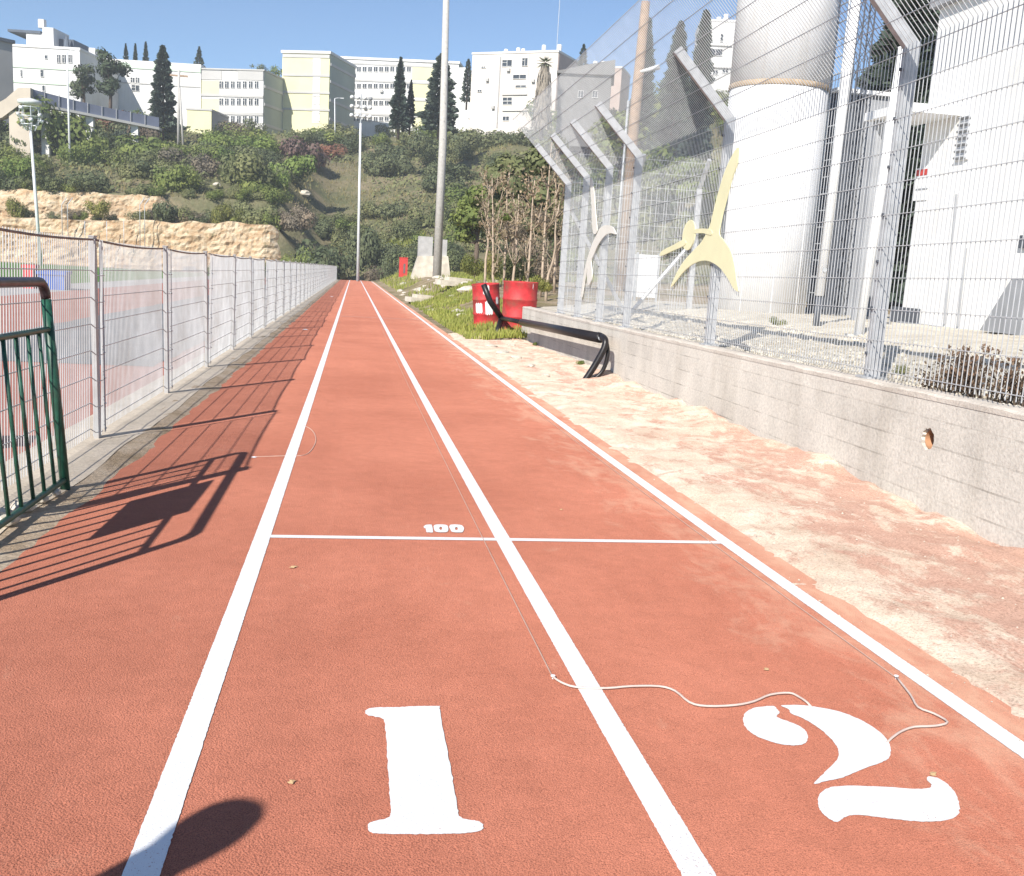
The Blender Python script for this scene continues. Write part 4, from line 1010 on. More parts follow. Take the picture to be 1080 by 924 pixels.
def fill(n, x0, x1, y0, y1, r0, r1, mats, label, group, avoid=None):
    pts = []
    for _ in range(n*6):
        if len(pts) >= n: break
        x = hs_rng.uniform(x0, x1); y = hs_rng.uniform(y0, y1)
        if avoid and avoid(x, y): continue
        if all((x-a)**2+((y-b)*1.5)**2 > 85 for a, b in pts): pts.append((x, y))
    pts.sort(key=lambda q: q[1])
    for x, y in pts: bush(x, y, hs_rng.uniform(r0, r1), hs_rng.choice(mats), label, group)
dry = lambda x, y: (300 < x < 392 and 172 < y < 222 and y < 250-(x-300)*.15) or (y > 205 and x < 330)
fill(66, -30, 300, 132, 206, 15, 29, ['lf_green', 'lf_olive', 'lf_bright', 'lf_olive', 'lf_green', 'lf_brown', 'lf_green', 'lf_dark'], 'shrub in the mixed green scrub covering the left hillside above the cliffs', 'scrub on the left hillside', dry)
fill(20, 310, 500, 136, 174, 15, 24, ['lf_dark', 'lf_olive', 'lf_dark'], 'dark shrub in the thicket below the long white block', 'thicket below the long white block', dry)
fill(56, 372, 610, 150, 294, 17, 32, ['lf_dark', 'lf_dark', 'lf_olive', 'lf_green'], 'dark olive shrub in the dense thicket around the concrete pole', 'dense thicket around the concrete pole', lambda x, y: dry(x, y) or y > 296)
fill(12, 325, 400, 222, 266, 14, 22, ['lf_dark', 'lf_olive'], 'dark shrub between the dry grass slope and the fence end', 'shrubs above the fence end', None)
fill(28, 590, 790, 90, 230, 22, 42, ['lf_olive', 'lf_green', 'lf_dark', 'lf_green'], 'green shrub on the hillside seen through the overhanging mesh', 'shrubs seen through the mesh fence')
lr = random.Random(31)
for i in range(29):
    x = lerp(150, 322, i/22)+lr.uniform(-3, 3) if i < 23 else lr.uniform(0, 150)
    bush(x, lerp(235, 241, (x-150)/170)+lr.uniform(-3, 1), lr.uniform(10, 16) if i < 23 else lr.uniform(6, 10), lr.choice(['lf_olive', 'lf_dark', 'lf_yellow', 'lf_brown', 'lf_green']), 'shrub in the hedge-like row on the ledge between the two cliffs', 'row of shrubs on the cliff ledge', Y=lr.uniform(120.6, 123.5), hs=1.2)
fill(12, -30, 330, 205, 215, 9, 15, ['lf_green', 'lf_olive'], 'small shrub along the brink of the upper cliff', 'small shrubs on the cliff brink', None)
for px, py, Y, r, m, lab in ((345,288,116,34,'lf_dark','dark round bush beyond the far end of the mesh fence'),(312,284,115,20,'lf_green','green bush against the right end of the lower cliff'),(268,283,112,15,'lf_green','small green bush below the lower cliff behind the fence'),(227,280,112,14,'lf_green','smallest green bush peeping over the fence before the lower cliff'),
    (385,291,124,24,'lf_dark','dark bush closing the far end of the red track'),(372,290,128,14,'lf_olive','small olive bush left of the track end'),(415,291,112,22,'lf_dark','dark bush behind the red cabinet'),(400,288,118,17,'lf_brown','dry brown bush left of the red cabinet')):
    bush(px, py, r, m, lab, 'bushes at the end of the track', Y=Y, hs=1.75 if r > 19 else 1.2, base_f=lambda x, y: max(hill(x, y), zg(y))-.3)
fill(15, 420, 600, 250, 294, 20, 34, ['lf_dark', 'lf_olive', 'lf_dark'], 'dark shrub at the foot of the thicket behind the dry saplings', 'foot of the thicket behind the dry saplings', None)

rs = random.Random(99); mb = MB()
for _ in range(40000):
    x = rs.uniform(-62, 75); y = rs.uniform(96, 200)
    q = proj((x, y, hill(x, y)))
    if dry(*q) and q[1] < 224 and rs.random() < .93: continue
    if y < y_foot(x)+1 or (x < -6 and (y < 128 or 117 < y < 120)): continue
    if nz(x, y, 0, .11) < -.25: continue
    z = hill(x, y); d = Vector((rs.uniform(-1, 1), rs.uniform(-1, .3), rs.uniform(.2, 1))).normalized(); t = d.orthogonal().normalized(); b = d.cross(t); L = rs.uniform(.15, .42); p = Vector((x, y, z+rs.random()**2*1.1)); i = len(mb.v)
    mb.v += [tuple(p-t*L), tuple(p-b*L*.6), tuple(p+t*L), tuple(p+b*L*.6)]; mb.f.append((i, i+1, i+2, i+3))
tag(link('undergrowth', raw_mesh(mb, 'undergrowth', M['lf_olive'])), 'low olive undergrowth covering the soil between the hillside shrubs', 'undergrowth', None, 'stuff')

mb = MB()
for _ in range(16000):
    x = rs.uniform(-45, 40); y = rs.uniform(124, 196); q = proj((x, y, hill(x, y)))
    if not (dry(*q) and q[1] < 226) and (x < -6 and y < 129 or nz(x, y, 40, .12) < .05): continue
    if y < y_foot(x)+1: continue
    z = hill(x, y)-.05; a = rs.random()*6.28; L = rs.uniform(.25, .8); w_ = rs.uniform(.05, .12); i = len(mb.v)
    mb.v += [(x-w_*cos(a), y-w_*sin(a), z), (x+w_*cos(a), y+w_*sin(a), z), (x+rs.uniform(-.3, .3), y+rs.uniform(-.3, .3), z+L)]; mb.f.append((i, i+1, i+2))
M['drygrass'] = mat_leaf('dry_grass_blade', (.22, .20, .085), (.40, .34, .18), .3)
tag(link('dry_grass', raw_mesh(mb, 'dry_grass', M['drygrass'])), 'yellowish dry grass on the open slope and gaps of the hillside', 'grass', None, 'stuff')

def conifer(px, pyb, pyt, wpx, Y, mat, label, group=None, sparse=1.0, cone=1.0):
    a = at_y(px, pyb, Y); b = at_y(px, pyt, Y); H = b.z-a.z; R = wpx*Y/FPX/2
    t = thing('conifer', label, 'tree', (a.x, Y, a.z), 0, group); r = random.Random(int(px*13+pyt)); mb = MB()
    n = int(3000*sparse); s = max(.16, .030*H)
    for _ in range(n):
        h = r.random()**.85; k = int(h*11)/11.0
        rad = R*((1-h)**.75*cone+(1-cone)*(1-h*h)**.5)*(.68+.32*abs(sin(h*34+px)))*(.85+.5*noise.noise(Vector((px, h*7, 0))))
        an = r.random()*6.28; q = sqrt(.25+.75*r.random())*rad*(1+.3*noise.noise(Vector((cos(an)*1.5, sin(an)*1.5, h*9+px))))
        p = Vector((q*cos(an), q*sin(an), H*(.06+.94*h)-q*.12)); d = Vector((cos(an), sin(an), r.uniform(-.5, .6))).normalized()
        b_ = d.orthogonal().normalized(); an2 = r.random()*6.28; b_ = b_*cos(an2)+d.cross(b_)*sin(an2); L = s*(.6+.9*r.random())*(1.15-h*.6)
        i = len(mb.v); mb.v += [tuple(p-d*L), tuple(p+b_*L*.55), tuple(p+d*L), tuple(p-b_*L*.55)]; mb.f.append((i, i+1, i+2, i+3))
    link('crown', raw_mesh(mb, 'crown', M[mat]), t)
    MB().tube([(0, 0, -1), (0, 0, H*.5), (0, 0, H*.97)], [R*.07+.10, R*.05+.05, .02], 7).build('trunk', M['bark'], t, True)
def broad(px, pyb, pyt, wpx, Y, mat, label, group=None, n=1500, name='tree', zb=None):
    a = at_y(px, pyb, Y); b = at_y(px, pyt, Y); H = b.z-a.z; R = wpx*Y/FPX/2
    t = thing(name, label, 'tree', (a.x, Y, a.z), 0, group); r = random.Random(int(px*7+pyt)); lob = []
    for i in range(11):
        an = r.random()*6.28; q = R*.62*sqrt(r.random()); h = H*(.34+.56*r.random()); s = R*(.28+.22*r.random())
        lob.append((q*cos(an), q*sin(an), h, s, s, s*.8))
    mb = MB(); leaf_cloud(mb, n, lob, max(.10, R*.075), r, surf=.4)
    link('crown', raw_mesh(mb, 'crown', M[mat]), t)
    g = MB(); g.tube([(0, 0, -1), (.05*R, 0, H*.3), (-.03*R, .02*R, H*.62)], [R*.07+.08, R*.05+.06, .05], 8)
    for l in lob[:7]: g.tube([(.03*R, 0, H*(.22+.2*r.random())), (l[0]*.6, l[1]*.6, l[2]*.8), (l[0], l[1], l[2])], [R*.035+.04, .05, .02], 6)
    g.build('trunk', M['bark'], t, True)
broad(88, 118, 66, 34, 172, 'lf_pine', 'pale pine in front of the far-left white building', 'trees among the buildings')
broad(116, 120, 47, 40, 172, 'lf_pine', 'tall loose pine rising above the mint-trimmed white wing', 'trees among the buildings', 2000)
conifer(172, 142, 48, 31, 170, 'lf_con', 'dense dark conifer left of the white school block', 'trees among the buildings', 1.6, .35)
for px, t, w, lab in ((133, 46, 12, 'leftmost dark treetop behind the mint-trimmed roof'), (143, 46, 10, 'narrow dark treetop between two others behind the mint-trimmed roof'), (154, 44, 13, 'pointed dark treetop just left of the dense dark conifer')):
    conifer(px, 90, t, w, 214, 'lf_con', lab, 'treetops behind the white wing', .6)
conifer(210, 95, 49, 22, 222, 'lf_con', 'conical treetop above the right end of the mint-trimmed roof', 'treetops behind the white wing', .7)
broad(272, 110, 65, 22, 226, 'lf_dark', 'treetop behind the roof of the white school block', 'treetops behind the white wing', 700)
broad(291, 110, 63, 22, 228, 'lf_green', 'greener treetop touching the tall yellow block', 'treetops behind the white wing', 700)
conifer(420, 140, 60, 25, 160, 'lf_con', 'pointed dark cypress before the long white block', 'trees among the buildings', 1.3)
conifer(432, 135, 84, 16, 163, 'lf_con', 'shorter thin cypress at the right of the pointed cypress', 'trees among the buildings', .6)
conifer(463, 140, 56, 44, 158, 'lf_con', 'broad dark conifer behind the concrete pole', 'trees among the buildings', 1.8, .45)
conifer(492, 110, 62, 14, 192, 'lf_con', 'dark treetop at the left edge of the cream apartment house', 'trees among the buildings', .5, .3)
conifer(613, 90, 46, 16, 165, 'lf_con', 'small dark tree on the skyline right of the cream apartment house', 'trees among the buildings', .6, .4)
conifer(673, 165, 18, 34, 112, 'lf_con', 'loose dark conifer behind the wooden pole', 'conifers behind the mesh fence', .8, .7)
conifer(706, 170, 22, 50, 106, 'lf_con', 'broad dark conifer right of the wooden pole', 'conifers behind the mesh fence', 1.7, .75)
conifer(731, 175, 10, 36, 100, 'lf_con', 'tall dark conifer left of the white tank', 'conifers behind the mesh fence', 1.7, .6)
broad(652, 200, 120, 70, 80, 'lf_green', 'green tree seen through the mesh left of the wooden pole', 'trees behind the mesh fence', 1600)
broad(715, 240, 150, 80, 60, 'lf_green', 'green tree seen through the mesh under the conifers', 'trees behind the mesh fence', 1800)
broad(655, 290, 180, 80, 46, 'lf_olive', 'olive tree behind the far fence corner', 'trees behind the mesh fence', 2000)
broad(725, 310, 215, 70, 42, 'lf_olive', 'low olive tree behind the cream athlete figure', 'trees behind the mesh fence', 1800)
conifer(926, 330, -70, 130, 34, 'lf_con', 'large dark tree between the tank and the white building', None, 4.5, .25)
broad(893, 335, 120, 60, 29, 'lf_dark', 'dense green tree low between the tank and the white pole', None, 5000)
for px, pyb, w, Y, lab in ((905, 330, 60, 26, 'hedge bush between the tank and the white building'), (690, 345, 44, 32, 'low green bush behind the fence right of the braced corner')):
    P = at_y(px, pyb, Y); bush(px, pyb, w/2, 'lf_green', lab, 'bushes behind the mesh fence', Y=Y, hs=2.6 if px > 800 else 1.3)
# palm with dead skirt
Yp = 150; a = at_y(571, 132, Yp); b = at_y(571, 66, Yp); Hp = b.z-a.z
palm = thing('palm', 'palm with shaggy dead-frond skirt in front of the cream apartment house', 'palm', (a.x, Yp, a.z))
MB().tube([(0, 0, -2), (0, 0, Hp)], .3, 8).build('trunk', M['bark'], palm, True)
g = MB(); rp = random.Random(5)
for _ in range(900):
    h = rp.random(); rr = (.55+.75*(1-h)**.5 if h < .9 else .55)*(.7+.5*rp.random()); an = rp.random()*6.28; z = Hp*h*.97
    p = Vector((rr*cos(an), rr*sin(an), z)); i = len(g.v); t = Vector((-sin(an), cos(an), 0))*.12
    g.v += [tuple(p-t), tuple(p+t), tuple(p+t*.3+Vector((.15*cos(an), .15*sin(an), -1.2))), ]; g.f.append((i, i+1, i+2))
link('frond_skirt', raw_mesh(g, 'frond_skirt', M['deadfrond']), palm)
g = MB()
for q in range(26):
    an = q*2.4; el = .9-q*.055; d = Vector((cos(an)*cos(el), sin(an)*cos(el), sin(el))); t = Vector((-sin(an), cos(an), 0))
    for w in frange(-.45, .45, .15):
        dd = (d+t*w).normalized(); i = len(g.v); p0 = Vector((0, 0, Hp))+d*.35; p1 = p0+dd*1.35-Vector((0, 0, .25)); sd = dd.cross(Vector((0, 0, 1))).normalized()*.06
        g.v += [tuple(p0-sd), tuple(p0+sd), tuple(p1)]; g.f.append((i, i+1, i+2))
link('fronds', raw_mesh(g, 'fronds', M['lf_olive']), palm)

# dry saplings behind the drums
def sapling(px, pyb, pyt, Y, lean_px, label, rich):
    a = at_y(px, pyb, Y); zb = verge(a.x, Y)-.05; b = at_y(px+lean_px, pyt, Y)
    t = thing('dry_sapling', label, 'sapling', (a.x, Y, zb), 0, 'dry saplings behind the red drums'); r = random.Random(int(px*3)); g = MB(); H = b.z-zb; dx = b.x-a.x
    path = [(dx*s+.12*nz(px, s*3, 0, 1), .2*nz(px, s*2, 5, 1), H*s) for s in frange(0, 1, .14)]
    g.tube(path, [lerp(.06, .018, i/(len(path)-1)) for i in range(len(path))], 6); tips = []
    for k in range(int(11*rich)):
        s = .22+.78*r.random(); i = int(s*(len(path)-1)); p = Vector(path[i]); an = r.random()*6.28; L = (.45+.8*r.random())*(1.25-.6*s)
        q = p+Vector((cos(an)*L*.45, sin(an)*L*.45, L)); m_ = p.lerp(q, .5)+Vector((cos(an)*.1, sin(an)*.1, -.05)); g.tube([p, m_, q], [.02, .014, .007], 5); tips.append(q); tips.append(m_)
        q2 = m_+Vector((cos(an+1.5)*.35, sin(an+1.5)*.35, .4)); g.tube([m_, q2], [.012, .005], 4); tips.append(q2)
    g.build('stem', M['drybark'], t, True)
    lm = MB(); leaf_cloud(lm, int(260*rich), [(q.x, q.y, q.z, .30, .30, .26) for q in tips], .06, r, surf=.1)
    link('leaves', raw_mesh(lm, 'leaves', M['lf_dry']), t)
broad(538, 292, 158, 92, 58, 'lf_olive', 'bushy olive tree right behind the dry saplings and red drums', 'trees behind the dry saplings', 4500)
broad(583, 300, 128, 84, 52, 'lf_olive', 'taller olive tree behind the far end of the right mesh fence', 'trees behind the dry saplings', 4500)
broad(500, 290, 195, 62, 64, 'lf_green', 'low green tree just right of the concrete pole', 'trees behind the dry saplings', 3000)
for px, pyb, pyt, Y, ln, lab, rich in ((512,292,195,40,4,'dry sapling nearest the stone slab, leftmost of its row',1.0),(522,296,188,38,-3,'dry sapling above the left red drum',1.3),(531,292,182,40,6,'dry sapling with leafy dead top behind the left red drum',1.4),(543,294,205,37,4,'short dry sapling behind the gap between the drums',.9),
    (556,300,190,36,8,'dry sapling behind the right red drum',1.1),(570,300,150,36,12,'tallest dry sapling with thick pale stem, left of the fence end',1.3),(576,312,215,34,14,'leaning dry sapling nearest the fence end',.6),(585,300,165,38,3,'dry sapling half hidden by the fence end',1.2),(550,292,210,42,-8,'thin dry sapling leaning left behind the drums',.8)):
    sapling(px, pyb, pyt, Y, ln, lab, rich)
for px, py, r, m, Y, lab in ((528,291,20,'lf_olive',43,'olive bush between the stems of the left dry saplings'),(552,293,20,'lf_olive',42,'olive bush between the stems behind the gap of the drums'),(580,296,22,'lf_brown',41,'brown bush between the stems nearest the fence end'),(545,255,16,'lf_brown',46,'dead brown brush hanging high among the dry saplings'),(572,240,18,'lf_brown',46,'dead brown brush high beside the tallest dry sapling'),(540,290,22,'lf_brown',44,'brown dry bush behind the dry saplings'),(565,285,24,'lf_brown',45,'dry brown bush behind the right red drum'),(533,232,7,'lf_bright',39,'bright yellow-green leaf cluster among the dry saplings'),(520,290,15,'lf_yellow',41,'yellow-green weed bush at the foot of the dry saplings'),(575,306,13,'lf_yellow',31,'yellow-green weed right of the right red drum'),(500,288,16,'lf_yellow',48,'yellowish weed bush right of the concrete pole')):
    bush(px, py, r, m, lab, 'bushes among the dry saplings', Y=Y, hs=1.5)
# dry bush behind the fence on the wall
def dry_bush(px, py, Y, R, H, label):
    a = at_y(px, py, Y); z = yard(a.x, Y)-.03
    t = thing('dry_bush', label, 'bush', (a.x, Y, z), 0, 'dry brown bushes behind the wall fence'); r = random.Random(int(px)); g = MB(); tips = []
    for k in range(26):
        an = r.random()*6.28; q = R*sqrt(r.random()); p = Vector((q*.35*cos(an), q*.35*sin(an), 0)); e = Vector((q*cos(an), q*sin(an), H*(.45+.6*r.random()))); m_ = p.lerp(e, .55)+Vector((r.uniform(-.03, .03), r.uniform(-.03, .03), .02)); g.tube([p, m_, e], [.006, .004, .002], 4); tips += [e, m_]
    g.build('twigs', M['bark'], t)
    lm = MB(); leaf_cloud(lm, 230, [(q.x, q.y, q.z, .06, .06, .06) for q in tips], .016, r, surf=.1); link('leaves', raw_mesh(lm, 'leaves', M['lf_bush']), t)
for px, py, Y, R, H, lab in ((1003,412,6.4,.24,.26,'dry brown bush left of the others behind the wall fence'),(1040,420,6.1,.30,.36,'tallest dry brown bush behind the wall fence'),(1075,428,5.9,.26,.34,'dry brown bush at the right edge behind the wall fence'),(1020,400,7.0,.2,.32,'thin dry brown bush behind the other bushes at the fence')): dry_bush(px, py, Y, R, H, lab)
for px, py, Y, lab in ((822,345,13.5,'green tuft of weeds in front of the white tank'),(950,385,8.0,'small dry tuft beside the nearest fence post')):
    bush(px, py, 12, 'lf_olive', lab, 'tufts behind the wall fence', Y=Y, base_f=yard)
# weeds at the foot of the wall
for px, py, lab in ((563,375,'tiny green weed at the foot of the wall near its end'),(612,388,'tiny green weed beside the leg of the black rail')):
    P = at_x(px, py, WX-.08); bush(px, py, 5, 'lf_green', lab, 'weeds at the foot of the wall', Y=P.y, base_f=sand_h)

# ------------------------------------------------------------------ stone monument, cabinet, poles
Ym = 74; mo = thing('stone_monument', 'pale stepped stone monument behind the concrete pole', 'monument', (at_y(455, 292, Ym).x, Ym, verge(5.6, Ym)-.05))
q = mo.location; U = lambda px, py: (at_y(px, py, Ym).x-q.x, at_y(px, py, Ym).z-q.z)
P = [U(433, 294), U(441, 270), U(472, 270), U(475, 294)]
MB().prism([(P[0][0], -.1), (P[1][0], P[1][1]), (P[2][0], P[2][1]), (P[3][0], -.1)], (1, 0, 0), (0, 0, 1), (0, -.5, 0), (0, 1.4, 0)).build('base', M['stone'], mo)
for i, (x0, x1, y0, y1) in enumerate(((440.5, 456.5, 250, 269.3), (457.3, 471.5, 253, 269.3))):
    a = U(x0, y1); b = U(x1, y0); MB().box(a[0], -.3, P[1][1]+.004, b[0], .4, b[1]).build('block', M['stone2'], mo)
Yc = 90; a = at_y(425, 291, Yc); zc = verge(a.x, Yc)
cb = thing('red_cabinet', 'small red cabinet standing at the right of the far track end', 'cabinet', (a.x, Yc, a.z-.1))
h = at_y(425, 272, Yc).z-cb.location.z; w = 4.3*Yc/FPX
MB().box(-w, -.2, .0, w, .25, h).build('body', M['redbox'], cb); MB().box(-w-.03, -.24, h, w+.03, .28, h+.05).build('lid', M['redbox'], cb); MB().box(w*.0, -.22, h*.2, w*.45, -.2, h*.7).build('door_panel', M['brown'], cb)
Yp = 66; a = at_y(460.7, 293, Yp); b = at_y(469.5, 10, Yp)
cp = thing('concrete_pole', 'tall pale concrete pole standing in the middle of the picture', 'pole', (a.x, Yp, verge(a.x, Yp)-.3))
MB().tube([(0, 0, 0), (.0, 0, 9), ((b.x-a.x)*1.25, 0, 21.5)], [.29, .25, .17], 14).build('shaft', M['concpole'], cp, True)
g = MB()
for z in frange(1.5, 20, 1.1): g.tube([(.0, -.22, z), (.0, -.30, z)], .014, 5)
g.build('step_holes', M['dkgrey'], cp)
def light_pole(px, pyb, px2, pyt, Y, r, label, group, head=None, mat='lamp'):
    if Y > 120: Y = hill_hit(px, pyb)[1] or Y
    b = at_y(px2, pyt, Y); x0 = at_y(px, pyb, Y).x; zb = max(hill(x0, Y), zg(Y))-.3
    t = thing('light_pole', label, 'lamp post', (x0, Y, zb), 0, group)
    MB().tube([(0, 0, 0), (b.x-x0, 0, b.z-zb)], [r*1.25, r*.8], 8).build('shaft', M[mat], t, True)
    tx, tz = b.x-x0, b.z-zb
    if head == 'flood':
        g = MB()
        for z in (.6, 1.5, 2.4): g.tube([(tx-1.0, 0, tz+z), (tx+1.0, 0, tz+z)], .05, 6)
        g.tube([(tx, 0, tz-.2), (tx, 0, tz+2.9)], .07, 6); g.build('cross_arms', M['galv'], t)
        for z in (.6, 1.5, 2.4):
            for x in (-.95, -.35, .35, .95):
                k = MB(); c = Vector((tx+x, -.18, tz+z+.12)); k.tube([c+Vector((0, .16, .03)), c+Vector((0, .02, 0)), c+Vector((0, -.1, -.03))], [.08, .18, .22], 10); k.build('floodlight', M['lamp'] if x*z < 1.5 else M['grey'], t, True)
    if head == 'basket':
        g = MB()
        for z, rr in ((.2, .75), (.9, .95), (1.7, .85)):
            g.tube([(tx+rr*cos(a_), rr*sin(a_), tz+z) for a_ in frange(0, 6.28, .4)], .045, 5)
        for a_ in frange(0, 5.9, .8): g.tube([(tx+.4*cos(a_), .4*sin(a_), tz-.3), (tx+.95*cos(a_), .95*sin(a_), tz+.9), (tx+.8*cos(a_), .8*sin(a_), tz+1.8)], .04, 5)
        g.build('basket', M['galv'], t)
        for i, a_ in enumerate(frange(0, 5.9, .8)):
            k = MB(); c = Vector((tx+.85*cos(a_), .85*sin(a_), tz+.6+.5*(i % 3))); k.tube([c, c+Vector((.25*cos(a_), .25*sin(a_), -.08))], [.10, .21], 9); k.build('floodlight', M['lamp'], t, True)
        MB().lathe([(.15, 1.9), (1.0, 2.0), (1.0, 2.3), (.2, 2.5)], 14, (tx, 0, tz)).build('top_cover', M['lamp'], t, True)
    if head == 'arm':
        MB().tube([(tx, 0, tz), (tx+.5, 0, tz+.15), (tx+1.1, 0, tz+.15)], .05, 6).build('arm', M[mat], t, True); MB().box(tx+1.0, -.12, tz+.1, tx+1.6, .12, tz+.22).build('lamp_head', M['lamp'], t)
    return t
light_pole(42.3, 246, 32, 134, 100, .14, 'grey floodlight mast with basket head on the left before the cliffs', 'floodlight masts', 'basket')
light_pole(379.3, 233, 380.3, 130, 110, .14, 'grey floodlight mast with three rows of lamps left of the concrete pole', 'floodlight masts', 'flood')
light_pole(353.5, 155, 353, 104, 152, .10, 'street lamp below the tall yellow block', 'street lamps on the hill', 'arm')
light_pole(458.5, 143, 459, 105, 146, .10, 'grey post with short arm just left of the concrete pole', 'street lamps on the hill', 'arm')
light_pole(73, 118, 70.5, 54, 145, .13, 'white lamp post behind the left end of the ramp railing', 'street lamps on the hill', 'arm')
light_pole(135, 124, 134, 95, 148, .10, 'short grey post behind the middle of the ramp railing', 'street lamps on the hill', None)
tw = thing('utility_pole', 'twin grey wooden pole with cross arms beside the dense dark conifer', 'pole', (at_y(188, 142, 165).x, 165, at_y(188, 150, 165).z-1))
MB().tube([(0, 0, 0), (.1, 0, 11.5)], .2, 8).build('shaft', M['concpole'], tw, True); MB().tube([(.75, 0, 0), (.2, 0, 9)], .16, 8).build('brace_pole', M['concpole'], tw, True)
MB().box(-1.2, -.1, 10.6, 1.4, .1, 10.85).build('cross_arm', M['wood'], tw)
a = at_y(668, 137, 40); b = at_y(681, 2, 40)
wo = thing('wooden_pole', 'brown wooden utility pole with small white lamp seen through the overhanging mesh', 'pole', (a.x, 40, verge(a.x, 40)-.3))
MB().tube([(0, 0, 0), (0, 0, a.z-wo.location.z), (b.x-a.x, 0, b.z-wo.location.z)], [.24, .22, .17], 12).build('shaft', M['wood'], wo, True)
l0 = at_y(679, 74, 40); MB().tube([(l0.x-a.x-.2, -.15, l0.z-wo.location.z-.1), (l0.x-a.x+.55, -.25, l0.z-wo.location.z+.12)], [.05, .11], 8).build('lamp', M['lamp'], wo, True)
MB().tube([(-.35, -.1, 0), (-.32, -.1, 7.6)], .05, 6).build('conduit', M['galv'], wo, True)
for i, px in enumerate((66, 72, 148, 153)):
    P = at_y(px, 232, 117.4)
    t = thing('cranked_post', 'pale cranked fence post standing before the lower limestone cliff', 'fence post', (P.x, 117.2, P.z-3.0), 0, 'cranked posts at the lower cliff')
    MB().tube([(0, 0, 0), (0, 0, 4.6), (.55 if i % 2 else .5, 0, 5.4)], .045, 6).build('shaft', M['galv'], t, True)
for i, px in enumerate((90, 113, 131)):
    P = at_y(px, 240, 117.4); t = tag(MB().tube([(P.x, 117.2, P.z-3), (P.x, 117.2, P.z+.7)], .04, 6).build('fence_stake', M['galv'], None, True), 'slim pale stake before the lower limestone cliff', 'fence post', 'stakes at the lower cliff')

# ------------------------------------------------------------------ buildings on the hill
class Bld:
    def __init__(s, name, label, pxl, pxr, pyt, pyb, Yr, th, depth, mat, cat='building', side=None, extra=2.5):
        s.th = radians(th); C = at_y(pxr, pyt, Yr); s.C = C; s.dir = Vector((cos(s.th), -sin(s.th), 0)); s.n = Vector((-sin(s.th), -cos(s.th), 0))
        s.H = C.z-at_y(pxr, pyb, Yr).z+extra; s.zb = C.z-s.H
        s.t = thing(name, label, cat, (C.x, Yr, s.zb), -s.th)
        u, _ = s.uv(pxl, pyt); s.w = -u; s.d = depth
        MB().box(-s.w, 0, 0, 0, depth, s.H).build('wall', M[mat], s.t)
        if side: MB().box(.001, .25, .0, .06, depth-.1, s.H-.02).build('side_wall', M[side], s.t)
    def uv(s, px, py):
        d = ray(px, py); t = (s.C-CAM).dot(s.n)/d.dot(s.n); P = CAM+d*t-s.C
        return P.dot(s.dir), P.z+s.H
    def rect(s, nm, px0, py0, px1, py1, mat, proud=.06, th=.12, parent=None):
        u0, v0 = s.uv(px0, (py0+py1)/2); u1, v1 = s.uv(px1, (py0+py1)/2)
        _, va = s.uv((px0+px1)/2, py1); _, vb = s.uv((px0+px1)/2, py0)
        return MB().box(min(u0, u1), -proud, min(va, vb), max(u0, u1), -proud+th, max(va, vb)).build(nm, M[mat], parent or s.t)
    def window(s, px0, py0, px1, py1, bar=True):
        w = s.rect('window', px0, py0, px1, py1, 'glass', .04, .08)
        u0, _ = s.uv(px0, (py0+py1)/2); u1, _ = s.uv(px1, (py0+py1)/2); _, va = s.uv((px0+px1)/2, py1); _, vb = s.uv((px0+px1)/2, py0); g = MB(); t = .07
        g.box(u0-t, -.16, va-t, u1+t, -.0, va).box(u0-t, -.12, vb, u1+t, -.0, vb+t).box(u0-t, -.12, va, u0, -.0, vb).box(u1, -.12, va, u1+t, -.0, vb)
        if bar and u1-u0 > .55: m_ = (u0+u1)/2; g.box(m_-.04, -.1, va, m_+.04, -.041, vb)
        if bar and vb-va > 1.0: g.box(u0, -.09, vb-.42, (u0+u1)/2-.04, -.041, vb-.36)
        g.build('frame', M['b_white'], w); return w
    def parapet(s, h, mat, o=.25):
        MB().box(-s.w-o, -o, s.H, o, s.d+o, s.H+h).build('parapet', M[mat], s.t)
    def roofbox(s, u0, u1, y0, y1, h, mat, nm='roof_house'):
        MB().box(u0, y0, s.H+.002, u1, y1, s.H+h).build(nm, M[mat], s.t)
    def tank(s, px, pyb, pyt, wpx):
        u, v = s.uv(px, pyb); _, v2 = s.uv(px, pyt); r = wpx*(s.C.y)/FPX/2
        MB().lathe([(r*.95, s.H-.02), (r, s.H+.3), (r, v2-.15), (r*.8, v2)], 12, (u, 1.2, 0)).build('water_tank', M['white'], s.t, True)
# school block
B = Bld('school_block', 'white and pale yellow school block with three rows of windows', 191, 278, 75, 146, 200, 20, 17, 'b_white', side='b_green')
B.parapet(.25, 'b_band')
B.rect('parapet_panel', 210, 74.6, 234, 84, 'b_band', .12); B.rect('parapet_panel', 251, 74.8, 277.8, 84.6, 'b_band', .12)
for y0, y1 in ((85, 99.5), (104, 117)): B.rect('yellow_panel', 210.5, y0, 231, y1, 'b_yellow', .05)
for y0, y1 in ((100, 102.3), (118, 121)): B.rect('floor_band', 209, y0, 277.8, y1, 'b_band', .2, .28)
for ci, x in enumerate((430, 465, 503, 541, 578, 616, 653)):
    for y0, y1 in ((86, 93), (104, 111), (122.5, 130)): B.window(160+x/6, y0, 160+(x+24)/6, y1)
for k_, z in enumerate((.33, .58, .8)): MB().box(.06, .3, B.H*z, .2, 16.8, B.H*z+.5).build('side_band', M['b_band'], B.t)
A = Bld('annex', 'low pale yellow annex before the white school block', 197, 223, 117, 150, 192, 12, 9, 'b_yellow', side='b_grey'); A.parapet(.3, 'b_band', .15)
